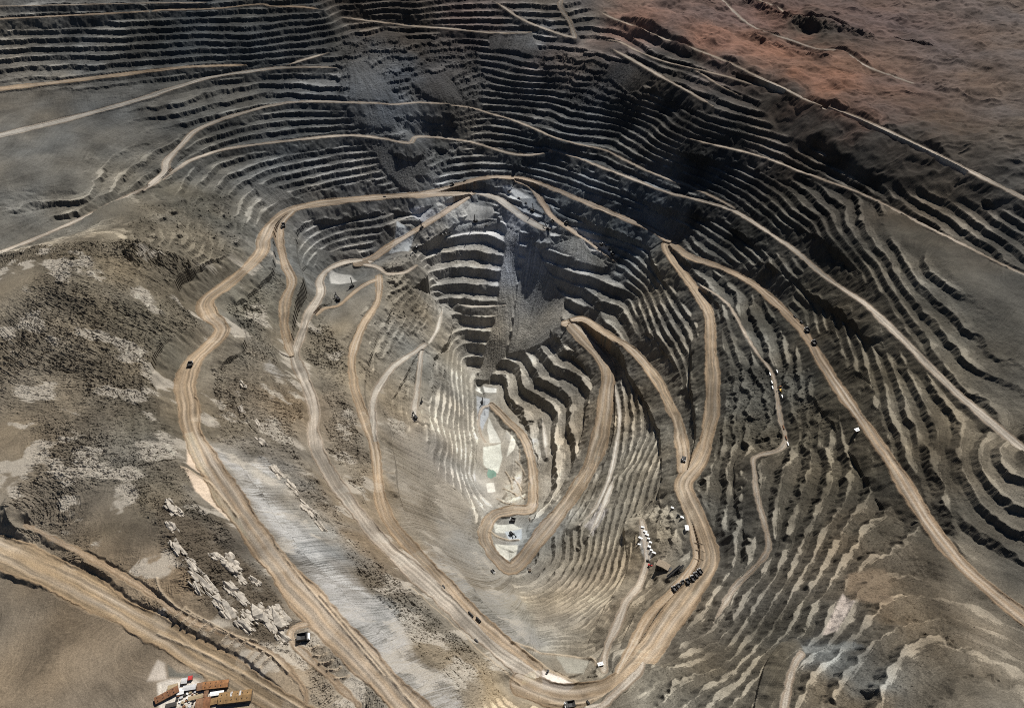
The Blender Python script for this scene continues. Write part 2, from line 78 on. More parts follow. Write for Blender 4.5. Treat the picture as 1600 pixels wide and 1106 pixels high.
ZONES = [
 ('dull', 25, [(39.1, 862.9), (93.9, 933.2), (237.1, 901.9), (224.2, 710.0), (154.2, 519.2), (28.5, 533.8), (11.2, 683.5)]),
 ('dull', 25, [(-1069.5, 2441.8), (-571.0, 2579.3), (-508.7, 2146.1), (-731.0, 2003.4), (-936.0, 1899.4)]),
 ('natural', 25, [(-737.4, 1313.8), (-669.3, 1372.4), (-595.9, 1489.0), (-582.5, 1594.2), (-511.5, 1483.5), (-457.4, 1398.0), (-356.0, 1300.6), (-292.1, 1241.3), (-223.4, 1102.4), (-139.3, 1035.0), (-90.5, 996.7), (-32.3, 839.7), (34.9, 573.9), (45.3, 491.0), (-118.2, 365.9), (-235.1, 363.8), (-445.3, 476.1), (-644.6, 588.8), (-975.3, 690.0), (-1284.6, 1187.2), (-875.1, 1266.1)]),
 ('broken', 20, [(-776.1, 1630.9), (-703.4, 1669.0), (-603.4, 1489.0), (-655.7, 1335.1), (-760.0, 1229.1), (-860.1, 1477.3)]),
 ('double', 20, [(-285.5, 1785.2), (0.0, 1827.4), (285.1, 1604.8), (312.1, 1409.7), (226.6, 1328.5), (187.7, 1111.2), (70.1, 1004.0), (-33.2, 1388.6), (-101.4, 1436.2), (-177.7, 1628.9), (-263.6, 1739.7)]),
 ('mid', 25, [(354.2, 931.9), (454.1, 943.7), (597.1, 851.1), (697.8, 780.6), (492.5, 348.5), (165.3, 409.2), (255.6, 592.3), (331.0, 682.2)]),
 ('talus', 10, [(-502.9, 832.6), (-487.5, 855.5), (-419.0, 841.2), (-337.3, 754.8), (-252.1, 655.2), (-172.5, 552.9), (-91.2, 449.3), (-63.2, 396.6), (-105.4, 380.5), (-231.6, 495.6), (-322.3, 593.2), (-396.9, 681.6), (-464.4, 775.3)]),
 ('talus', 10, [(-146.3, 952.7), (-90.8, 1005.1), (-46.3, 875.7), (0.0, 832.4), (50.2, 584.5), (39.2, 561.2), (-9.7, 558.7), (-87.1, 644.5), (-154.8, 747.6)]),
 ('talus', 8, [(-12.9, 1817.5), (5.5, 1817.5), (22.0, 1753.2), (8.9, 1641.1), (-13.8, 1505.3), (-59.7, 1458.8), (-96.9, 1450.0), (-52.9, 1564.9), (-30.7, 1667.1)]),
 ('talus', 8, [(47.4, 1746.4), (148.6, 1595.3), (104.4, 1498.7), (25.7, 1503.6), (-8.7, 1505.3), (8.9, 1641.1)]),
 ('talus', 8, [(118.5, 1716.3), (182.7, 1729.9), (251.3, 1634.3), (235.8, 1628.2), (88.7, 1724.0)]),
 ('talus', 10, [(-478.7, 2168.5), (-414.2, 2174.3), (-323.0, 2053.5), (-318.5, 1977.4), (-421.7, 1957.8), (-447.2, 2030.7)]),
 ('talus', 8, [(-392.8, 1922.0), (-282.8, 1934.0), (-198.0, 1909.3), (-283.3, 1858.2), (-348.5, 1871.8)]),
 ('talus', 8, [(283.0, 2177.3), (372.9, 2093.9), (379.8, 2049.7), (325.6, 2043.5), (270.6, 2127.0)]),
 ('talus', 12, [(-275.6, 1036.3), (-210.1, 1173.2), (-152.7, 1045.4), (-90.5, 996.7), (-133.0, 952.7), (-132.7, 747.6), (-196.5, 781.4), (-239.0, 871.8)]),
 ('talus', 10, [(-496.9, 1159.6), (-455.5, 1147.6), (-465.0, 1108.8), (-516.0, 1122.3)]),
 ('talus', 8, [(-76.7, 2328.8), (57.5, 2333.4), (93.1, 2224.0), (0.0, 2262.5), (-66.4, 2279.9)]),
 ('talus', 8, [(27.1, 1798.1), (122.0, 1716.3), (106.2, 1718.0), (36.2, 1779.7)]),
 ('talus', 10, [(-231.2, 1775.6), (-54.1, 1819.7), (-9.1, 1815.4), (-231.7, 1759.1)]),
 ('talus', 8, [(239.1, 832.2), (195.2, 712.8), (217.0, 700.8), (230.9, 731.9)]),
 ('talus', 10, [(-290.5, 2113.8), (-187.6, 2196.7), (-129.1, 2110.6), (-200.7, 2087.7)]),
 ('talus', 10, [(-680.2, 1765.3), (-615.5, 1758.9), (-554.5, 1754.1), (-623.4, 1690.6)]),
 ('broken', 20, [(-489.9, 2282.3), (-304.9, 2321.1), (-114.5, 2310.7), (-75.1, 2186.7), (-101.7, 2091.5), (-145.2, 1992.6), (-198.6, 1909.1), (-353.4, 1856.4), (-418.6, 1931.6), (-449.0, 2014.7), (-508.7, 2146.1)]),
 ('broken', 20, [(56.6, 2272.5), (240.8, 2230.9), (289.4, 2130.5), (369.8, 2026.7), (353.9, 1977.4), (181.4, 2076.3), (92.2, 2159.5)]),
 ('broken', 20, [(545.7, 1431.9), (646.4, 1069.8), (609.1, 890.4), (603.9, 1103.0), (586.2, 1402.5)]),
 ('broken', 20, [(448.2, 1190.8), (577.4, 1125.0), (589.6, 918.2), (515.9, 897.6), (398.5, 983.4)]),
 ('broken', 15, [(-355.1, 1618.3), (-266.3, 1699.2), (-192.5, 1604.6), (-160.5, 1364.4), (-232.9, 1188.4), (-309.5, 1262.4)]),
 ('broken', 12, [(279.1, 905.4), (286.3, 744.3), (222.8, 738.2), (221.1, 879.4)]),
 ('dull', 20, [(-262.8, 1746.8), (0.0, 1794.4), (251.5, 1604.8), (164.1, 1493.7), (0.0, 1464.2), (-166.5, 1459.7), (-241.0, 1612.9)]),
 ('desert', 30, [(260.2, 2392.7), (370.5, 2274.8), (479.4, 2116.7), (560.9, 1988.2), (616.1, 1858.6), (653.0, 1766.2), (681.7, 1707.7), (737.2, 1654.2), (801.8, 1502.4), (1047.2, 1253.6), (1996.8, 2865.5), (299.5, 2865.5)]),
 ('flat', 8, [(-385.8, 449.0), (-445.3, 476.1), (-506.3, 497.3), (-453.9, 362.6), (-235.1, 363.8)]),
 ('flat', 6, [(-556.8, 868.3), (-542.1, 872.1), (-464.3, 759.9), (-371.3, 625.9), (-385.1, 625.9), (-475.4, 732.4), (-533.0, 800.1)]),
 ('flat', 6, [(-250.0, 1790.3), (-200.2, 1851.7), (-100.6, 1872.8), (-50.8, 1845.3), (-48.7, 1825.0), (-179.1, 1800.1), (-227.9, 1780.5), (-319.3, 1764.1)]),
 ('flat', 6, [(-511.1, 1647.5), (-414.6, 1685.7), (-336.5, 1610.2), (-390.9, 1525.9), (-467.5, 1505.1), (-497.0, 1574.4)]),
 ('flat', 6, [(-310.9, 1765.4), (-256.6, 1752.7), (-276.0, 1679.6), (-341.6, 1651.7), (-363.6, 1691.6)]),
 ('flat', 5, [(42.6, 513.5), (73.9, 505.4), (89.1, 490.1), (76.5, 479.2), (42.4, 483.2)]),
 ('flat', 5, [(19.2, 553.6), (68.2, 559.2), (119.4, 538.2), (107.8, 514.4), (78.7, 505.0), (46.9, 524.0)]),
 ('flat', 5, [(236.3, 830.2), (251.5, 791.5), (248.5, 745.3), (235.6, 732.5), (226.0, 771.4)]),
 ('flat', 6, [(244.0, 718.4), (282.7, 727.7), (295.8, 712.7), (263.0, 679.4), (240.1, 692.7)]),
 ('flat', 6, [(284.5, 839.3), (305.4, 825.2), (311.2, 766.1), (297.0, 760.3)]),
 ('flat', 6, [(254.3, 663.4), (307.8, 696.1), (315.3, 682.2), (254.5, 637.1)]),
 ('flat', 5, [(-65.0, 1326.1), (-23.6, 1240.9), (-21.5, 1184.8), (-30.2, 1142.6), (-14.7, 1079.4), (-35.7, 1023.0), (-80.9, 1083.2), (-84.5, 1326.1)]),
 ('flat', 5, [(-42.3, 997.4), (35.5, 1010.8), (43.5, 927.4), (0.0, 893.0), (-33.8, 919.5)]),
 ('flat', 5, [(-36.5, 1917.2), (9.1, 1911.8), (62.7, 1859.1), (173.9, 1759.5), (139.4, 1765.9), (53.1, 1818.4)]),
]
COLS = [(61.4, 605.8, -240.0, 0.17, 0.157, 0.13), (100.1, 744.7, -360.0, 0.19, 0.17, 0.135), (157.8, 708.9, -310.0, 0.18, 0.16, 0.125), (110.9, 587.0, -235.0, 0.17, 0.15, 0.115), (447.5, 831.1, -160.0, 0.0765, 0.0666, 0.0504), (501.5, 732.8, -100.0, 0.072, 0.063, 0.0468), (378.2, 752.1, -180.0, 0.0855, 0.0747, 0.0567), (737.1, 1691.2, 112.0, 0.03784, 0.03406, 0.03027), (780.8, 1591.7, 105.0, 0.03406, 0.03027, 0.02497), (674.0, 1788.6, 108.0, 0.03406, 0.03027, 0.02649), (844.9, 1536.1, 110.0, 0.03784, 0.03179, 0.02573), (-395.8, 535.4, 2.0, 0.07224, 0.05848, 0.04128), (-441.2, 602.3, 5.0, 0.08944, 0.07224, 0.0516), (-333.7, 519.3, -2.0, 0.08256, 0.06742, 0.04816), (-384.8, 585.3, 0.0, 0.07568, 0.06192, 0.04472), (-979.6, 2197.3, 125.0, 0.03678, 0.03895, 0.03808), (-761.9, 2197.3, 125.0, 0.03462, 0.03678, 0.03592), (-558.9, 2268.8, 118.0, 0.03246, 0.03376, 0.03289), (-762.3, 1893.3, 0.0, 0.04977, 0.04847, 0.04241), (-601.3, 1931.6, 0.0, 0.04544, 0.04544, 0.04155), (-763.7, 1604.9, -25.0, 0.07, 0.06608, 0.0532), (-581.6, 1843.0, -85.0, 0.06441, 0.06441, 0.06048), (-420.9, 1889.7, -110.0, 0.0812, 0.08007, 0.07727), (-322.4, 2025.8, -25.0, 0.07841, 0.08287, 0.08677), (-366.1, 2155.9, 50.0, 0.06441, 0.0672, 0.07), (-284.4, 2296.5, 90.0, 0.0336, 0.02912, 0.0252), (-458.9, 2367.1, 140.0, 0.0392, 0.03081, 0.02352), (-116.2, 2398.2, 130.0, 0.042, 0.028, 0.02352), (-186.3, 2193.9, 35.0, 0.0476, 0.04481, 0.04368), (-112.3, 2154.8, -25.0, 0.056, 0.056, 0.056), (0.0, 2141.0, 0.0, 0.0392, 0.04033, 0.04033), (111.5, 2212.7, 65.0, 0.0616, 0.0504, 0.04592), (155.1, 2387.1, 115.0, 0.07841, 0.06608, 0.05152), (38.2, 2310.7, 85.0, 0.07281, 0.0756, 0.07841), (251.7, 2081.5, 25.0, 0.03081, 0.03248, 0.03472), (282.7, 1951.1, -65.0, 0.03191, 0.03396, 0.03396), (178.8, 1998.5, -50.0, 0.0336, 0.0364, 0.03808), (72.6, 1992.6, -105.0, 0.0392, 0.04481, 0.0476), (-181.2, 1964.5, -130.0, 0.0476, 0.0504, 0.0504), (436.6, 2080.2, 115.0, 0.02573, 0.02368, 0.02059), (423.4, 1926.8, 38.0, 0.02368, 0.02368, 0.02264), (546.8, 1746.0, 70.0, 0.01852, 0.01904, 0.0175), (646.3, 1576.2, 105.0, 0.01852, 0.0175, 0.01441), (731.5, 1468.6, 130.0, 0.02316, 0.01956, 0.01441), (474.1, 1702.6, -10.0, 0.02573, 0.02728, 0.02676), (581.3, 1526.8, 20.0, 0.02676, 0.02676, 0.02316), (679.1, 1346.0, 80.0, 0.03872, 0.0352, 0.02675), (628.7, 1173.2, 60.0, 0.04576, 0.03872, 0.02675), (268.8, 1754.1, -130.0, 0.04374, 0.04991, 0.05403), (377.3, 1690.6, -130.0, 0.0792, 0.08536, 0.08624), (486.6, 1526.5, -100.0, 0.08096, 0.08237, 0.07603), (518.9, 1438.6, -130.0, 0.0704, 0.0704, 0.06336), (602.5, 1272.3, -60.0, 0.06336, 0.05773, 0.04365), (139.5, 1797.3, -195.0, 0.0968, 0.1144, 0.1276), (254.3, 1702.1, -215.0, 0.088, 0.1038, 0.1144), (344.6, 1592.2, -240.0, 0.11, 0.1144, 0.11), (422.3, 1402.9, -215.0, 0.088, 0.0836, 0.07216), (321.9, 1497.2, -290.0, 0.11, 0.1038, 0.088), (138.8, 1707.4, -280.0, 0.176, 0.1848, 0.1848), (173.7, 1674.3, -320.0, 0.176, 0.1804, 0.1804), (90.4, 1706.2, -410.0, 0.2308, 0.2308, 0.2255), (0.0, 1736.1, -410.0, 0.2759, 0.2831, 0.2977), (-109.1, 1739.7, -390.0, 0.2362, 0.234, 0.2201), (-144.4, 1799.3, -300.0, 0.2255, 0.2255, 0.2201), (-34.8, 1525.5, -490.0, 0.3122, 0.2977, 0.2614), (-180.9, 1742.9, -370.0, 0.2196, 0.2147, 0.2001), (-124.7, 1609.4, -470.0, 0.1932, 0.1894, 0.174), (-479.0, 1717.3, -225.0, 0.1066, 0.1032, 0.09494), (-349.0, 1780.7, -215.0, 0.09976, 0.09838, 0.09494), (-490.4, 1564.4, -260.0, 0.1307, 0.1238, 0.1066), (-670.6, 1403.5, -70.0, 0.1101, 0.0977, 0.0743), (-750.0, 1429.9, -20.0, 0.1032, 0.09288, 0.07224), (-676.3, 1212.6, -15.0, 0.1032, 0.08944, 0.06536), (-634.0, 1080.8, -20.0, 0.1032, 0.08806, 0.06192), (-577.0, 1361.1, -145.0, 0.1445, 0.1273, 0.09288), (-541.6, 1130.4, -130.0, 0.1514, 0.1273, 0.09288), (-461.3, 1026.3, -170.0, 0.1479, 0.1204, 0.086), (-568.1, 882.4, -20.0, 0.09288, 0.07912, 0.05642), (-500.7, 701.8, 5.0, 0.1032, 0.086, 0.06054), (-413.8, 768.4, -80.0, 0.227, 0.2236, 0.2098), (-316.2, 681.2, -95.0, 0.227, 0.2236, 0.2064), (-173.5, 510.8, -70.0, 0.1995, 0.1892, 0.1651), (-104.2, 423.8, -50.0, 0.1926, 0.1789, 0.1514), (-316.2, 839.0, -170.0, 0.1514, 0.1225, 0.086), (-246.1, 699.9, -140.0, 0.1376, 0.1066, 0.07224), (-171.0, 597.6, -120.0, 0.1376, 0.1087, 0.0743), (-88.5, 503.7, -110.0, 0.16, 0.1264, 0.084), (-33.7, 446.1, -100.0, 0.2037, 0.16, 0.1018), (-423.2, 549.5, 10.0, 0.1582, 0.1273, 0.09288), (-328.5, 500.1, 0.0, 0.1789, 0.1514, 0.117), (-455.0, 547.0, 14.0, 0.1789, 0.1376, 0.09288), (-381.6, 462.9, 5.0, 0.2477, 0.1926, 0.1307), (-279.5, 431.2, 3.0, 0.2202, 0.1754, 0.1238), (-377.2, 396.4, 3.0, 0.2752, 0.2339, 0.1858), (-316.9, 396.4, 3.0, 0.227, 0.1789, 0.1238), (-406.6, 1273.1, -260.0, 0.1514, 0.1307, 0.09632), (-364.0, 1052.7, -235.0, 0.1548, 0.1307, 0.09976), (-297.0, 1535.0, -320.0, 0.1617, 0.1445, 0.1135), (-247.8, 1336.9, -360.0, 0.1651, 0.1479, 0.117), (-237.3, 1014.8, -310.0, 0.1823, 0.1617, 0.1273), (-180.5, 923.4, -360.0, 0.1474, 0.1243, 0.09245), (-156.5, 1309.3, -420.0, 0.167, 0.1584, 0.1382), (-116.6, 1415.7, -480.0, 0.2514, 0.2409, 0.2095), (-106.2, 1188.2, -470.0, 0.2444, 0.234, 0.206), (-168.7, 1081.9, -390.0, 0.1858, 0.1651, 0.1376), (-78.1, 879.9, -430.0, 0.22, 0.2077, 0.1833), (0.0, 689.0, -340.0, 0.2322, 0.22, 0.1833), (-46.8, 1220.3, -507.0, 0.3298, 0.3133, 0.2721), (0.0, 1135.3, -500.0, 0.3298, 0.3051, 0.2638), (13.7, 944.8, -480.0, 0.2632, 0.2563, 0.2286), (48.7, 1358.9, -470.0, 0.1793, 0.1622, 0.1323), (122.5, 1219.7, -460.0, 0.1704, 0.151, 0.12), (211.6, 1426.8, -400.0, 0.132, 0.1144, 0.088), (276.7, 1198.9, -350.0, 0.1628, 0.1426, 0.11), (270.2, 1039.9, -340.0, 0.1848, 0.1628, 0.1232), (179.2, 899.6, -370.0, 0.2376, 0.2112, 0.1628), (120.8, 784.1, -370.0, 0.1603, 0.1428, 0.1168), (77.9, 677.9, -320.0, 0.1673, 0.1478, 0.1182), (182.6, 740.9, -300.0, 0.1533, 0.136, 0.1108), (133.4, 611.2, -240.0, 0.1533, 0.129, 0.09602), (268.9, 821.7, -260.0, 0.198, 0.1782, 0.1386), (393.8, 1154.1, -225.0, 0.088, 0.07885, 0.05984), (460.5, 1118.2, -190.0, 0.06688, 0.06195, 0.04928), (542.4, 1072.0, -145.0, 0.05984, 0.05491, 0.04224), (619.2, 1035.9, -60.0, 0.05984, 0.05069, 0.03379), (460.0, 964.1, -175.0, 0.06336, 0.05773, 0.04365), (566.8, 936.7, -110.0, 0.0528, 0.04576, 0.03168), (386.9, 830.1, -195.0, 0.09, 0.0792, 0.05904), (464.7, 788.4, -140.0, 0.0756, 0.06624, 0.0468), (543.4, 776.2, -90.0, 0.0612, 0.05472, 0.0396), (478.4, 621.9, -40.0, 0.09, 0.072, 0.04896), (414.3, 611.2, -90.0, 0.108, 0.09216, 0.0684), (467.4, 561.8, -10.0, 0.1224, 0.09, 0.05616), (313.1, 577.9, -140.0, 0.1296, 0.1116, 0.08496), (375.5, 520.1, -70.0, 0.09, 0.0756, 0.05184), (437.5, 482.6, 0.0, 0.0864, 0.072, 0.05184), (419.0, 441.4, 15.0, 0.1368, 0.144, 0.1368), (258.0, 471.9, -100.0, 0.1224, 0.1022, 0.072), (324.7, 440.0, -50.0, 0.1152, 0.0936, 0.0612), (391.3, 390.3, 25.0, 0.108, 0.0828, 0.05184), (188.2, 446.5, -120.0, 0.1742, 0.1505, 0.1109), (381.4, 2360.8, 142.0, 0.1436, 0.08039, 0.05878), (571.7, 2176.0, 150.0, 0.1616, 0.08593, 0.06134), (704.1, 2132.1, 148.0, 0.1544, 0.08039, 0.0552), (798.9, 1881.9, 158.0, 0.1508, 0.07484, 0.04702), (1026.9, 2341.5, 130.0, 0.09504, 0.06037, 0.04937), (766.8, 2373.3, 138.0, 0.1077, 0.05988, 0.046), (803.3, 1712.2, 165.0, 0.1077, 0.05821, 0.03833), (871.9, 2271.9, 135.0, 0.0386, 0.03191, 0.02573)]  # rock tones; upper walls darkened as shade, chute and inner wall lightened against it
PATCH = [
 ((0.56, 0.57, 0.5), 4, [(-66.9, 1217.0), (-26.7, 1237.6), (-21.6, 1192.8), (-33.3, 1146.5), (-48.5, 1152.3), (-65.6, 1165.9)]),
 ((0.54, 0.535, 0.48), 3, [(-60.0, 1321.6), (-44.8, 1287.5), (-26.7, 1240.9), (-54.9, 1236.7), (-63.8, 1278.9)]),
 ((0.6, 0.6, 0.56), 3, [(-93.3, 1441.3), (-40.5, 1426.8), (-40.2, 1410.1), (-94.2, 1419.6)]),
 ((0.34, 0.36, 0.38), 4, [(-93.5, 1398.3), (-59.9, 1388.9), (-60.1, 1326.1), (-76.6, 1278.9), (-87.3, 1315.0)]),
 ((0.62, 0.6, 0.52), 3, [(0.0, 1275.3), (12.6, 1258.3), (6.2, 1215.1), (-10.8, 1194.8), (-4.7, 1236.5)]),
 ((0.55, 0.53, 0.47), 3, [(-59.6, 1111.0), (-41.8, 1116.6), (-38.2, 1084.6), (-55.7, 1077.3)]),
 ((0.56, 0.56, 0.5), 4, [(-39.0, 973.9), (0.0, 977.3), (20.8, 961.9), (0.0, 956.8), (-34.5, 953.5)]),
 ((0.4, 0.44, 0.47), 3, [(-16.6, 958.4), (20.8, 960.3), (20.4, 930.1), (-6.8, 930.8)]),
 ((0.55, 0.54, 0.47), 4, [(-33.9, 920.8), (10.8, 914.8), (6.6, 880.0), (-13.2, 872.6), (-32.0, 893.5)]),
 ((0.46, 0.47, 0.49), 4, [(-278.5, 1806.2), (-198.1, 1814.7), (-193.0, 1791.8), (-227.7, 1777.3), (-267.9, 1786.7)]),
 ((0.46, 0.46, 0.44), 5, [(-217.6, 1838.1), (-146.0, 1866.0), (-50.8, 1845.3), (-48.7, 1825.0), (-179.1, 1800.1)]),
 ((0.36, 0.38, 0.39), 5, [(-310.9, 1765.4), (-261.3, 1746.5), (-277.5, 1694.5), (-324.9, 1684.0)]),
 ((0.47, 0.49, 0.5), 4, [(-30.9, 1906.5), (0.0, 1902.8), (57.3, 1855.6), (0.0, 1866.0)]),
 ((0.4, 0.39, 0.36), 6, [(-479.1, 1608.9), (-419.2, 1598.9), (-397.6, 1568.7), (-461.6, 1557.9)]),
 ((0.4, 0.4, 0.39), 10, [(138.7, 1754.9), (181.7, 1748.5), (279.3, 1659.3), (237.3, 1665.3)]),
 ((0.5, 0.4, 0.3), 3, [(-554.5, 861.0), (-540.2, 866.3), (-501.0, 803.4), (-469.7, 755.3), (-514.3, 773.6)]),
 ((0.5, 0.4, 0.3), 3, [(-512.2, 759.1), (-469.6, 745.6), (-407.5, 676.7), (-371.3, 625.9), (-416.3, 668.0), (-480.5, 718.6)]),
 ((0.6, 0.54, 0.48), 3, [(42.6, 512.5), (73.8, 504.5), (89.1, 489.2), (76.6, 480.1), (42.4, 484.2)]),
 ((0.27, 0.255, 0.21), 4, [(65.7, 550.6), (119.2, 536.2), (107.8, 514.4), (79.4, 513.9)]),
 ((0.52, 0.46, 0.38), 4, [(98.5, 444.8), (119.4, 440.6), (109.5, 427.2), (97.0, 428.8)]),
 ((0.36, 0.35, 0.33, 1), 12, [(-496.9, 1159.6), (-458.8, 1142.4), (-467.0, 1118.2), (-496.6, 1122.3)]),
 ((0.45, 0.44, 0.42, 1), 5, [(-431.8, 855.9), (-393.0, 821.8), (-403.1, 804.3), (-440.5, 823.3)]),
 ((0.5, 0.5, 0.48, 1), 7, [(-416.5, 784.0), (-373.9, 730.5), (-263.4, 623.2), (-200.8, 574.2), (-254.7, 587.6), (-351.7, 661.6), (-418.0, 744.9)]),
 ((0.38, 0.355, 0.33), 6, [(148.4, 910.9), (183.5, 951.6), (193.7, 924.8), (162.2, 875.2)]),
 ((0.52, 0.5, 0.46), 3, [(233.6, 827.4), (246.0, 816.9), (247.9, 755.6), (234.6, 740.2), (229.9, 784.7)]),
 ((0.46, 0.34, 0.22), 3, [(18.3, 505.9), (35.0, 511.5), (34.6, 496.5), (13.6, 489.2)]),
 ((0.5, 0.44, 0.37), 5, [(-432.4, 438.8), (-421.6, 434.7), (-411.9, 415.0), (-435.8, 413.5)]),
 ((0.17, 0.175, 0.165), 6, [(375.4, 474.9), (427.5, 462.0), (431.0, 451.0), (373.8, 459.6)]),
 ((0.42, 0.36, 0.31), 4, [(450.2, 549.7), (454.6, 527.8), (418.7, 486.2), (406.6, 491.5)]),
 ((0.16, 0.12, 0.08), 10, [(464.0, 591.2), (522.6, 588.8), (491.7, 515.6), (451.0, 529.6)]),
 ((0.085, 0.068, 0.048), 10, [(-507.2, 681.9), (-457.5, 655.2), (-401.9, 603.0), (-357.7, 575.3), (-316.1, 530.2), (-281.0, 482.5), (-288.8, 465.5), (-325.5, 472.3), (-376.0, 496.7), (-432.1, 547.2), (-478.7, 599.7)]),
 ((0.205, 0.197, 0.18, 1), 24, [(-146.3, 952.7), (-90.5, 996.7), (-41.7, 858.6), (3.8, 807.0), (50.2, 584.5), (34.2, 561.7), (-9.6, 555.6), (-87.1, 644.5), (-147.1, 730.8)]),
 ((0.225, 0.2, 0.163, 1), 24, [(-260.3, 1019.1), (-199.4, 1134.5), (-151.6, 1037.3), (-96.7, 989.3), (-133.4, 827.8), (-181.8, 787.2), (-235.9, 890.5)]),
 ((0.31, 0.3, 0.285, 1), 16, [(-480.8, 823.9), (-386.9, 759.2), (-274.8, 656.8), (-162.3, 543.1), (-86.6, 447.0), (-55.3, 396.6), (-109.2, 378.0), (-195.5, 471.5), (-294.9, 584.3), (-393.2, 698.4)]),
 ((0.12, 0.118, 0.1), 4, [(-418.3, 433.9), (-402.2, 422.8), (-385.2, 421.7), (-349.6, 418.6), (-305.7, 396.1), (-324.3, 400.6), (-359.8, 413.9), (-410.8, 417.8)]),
 ((0.55, 0.5, 0.43), 5, [(-423.0, 410.9), (-406.2, 415.5), (-382.7, 413.9), (-343.9, 398.6), (-350.0, 380.8), (-412.6, 380.8)]),
]
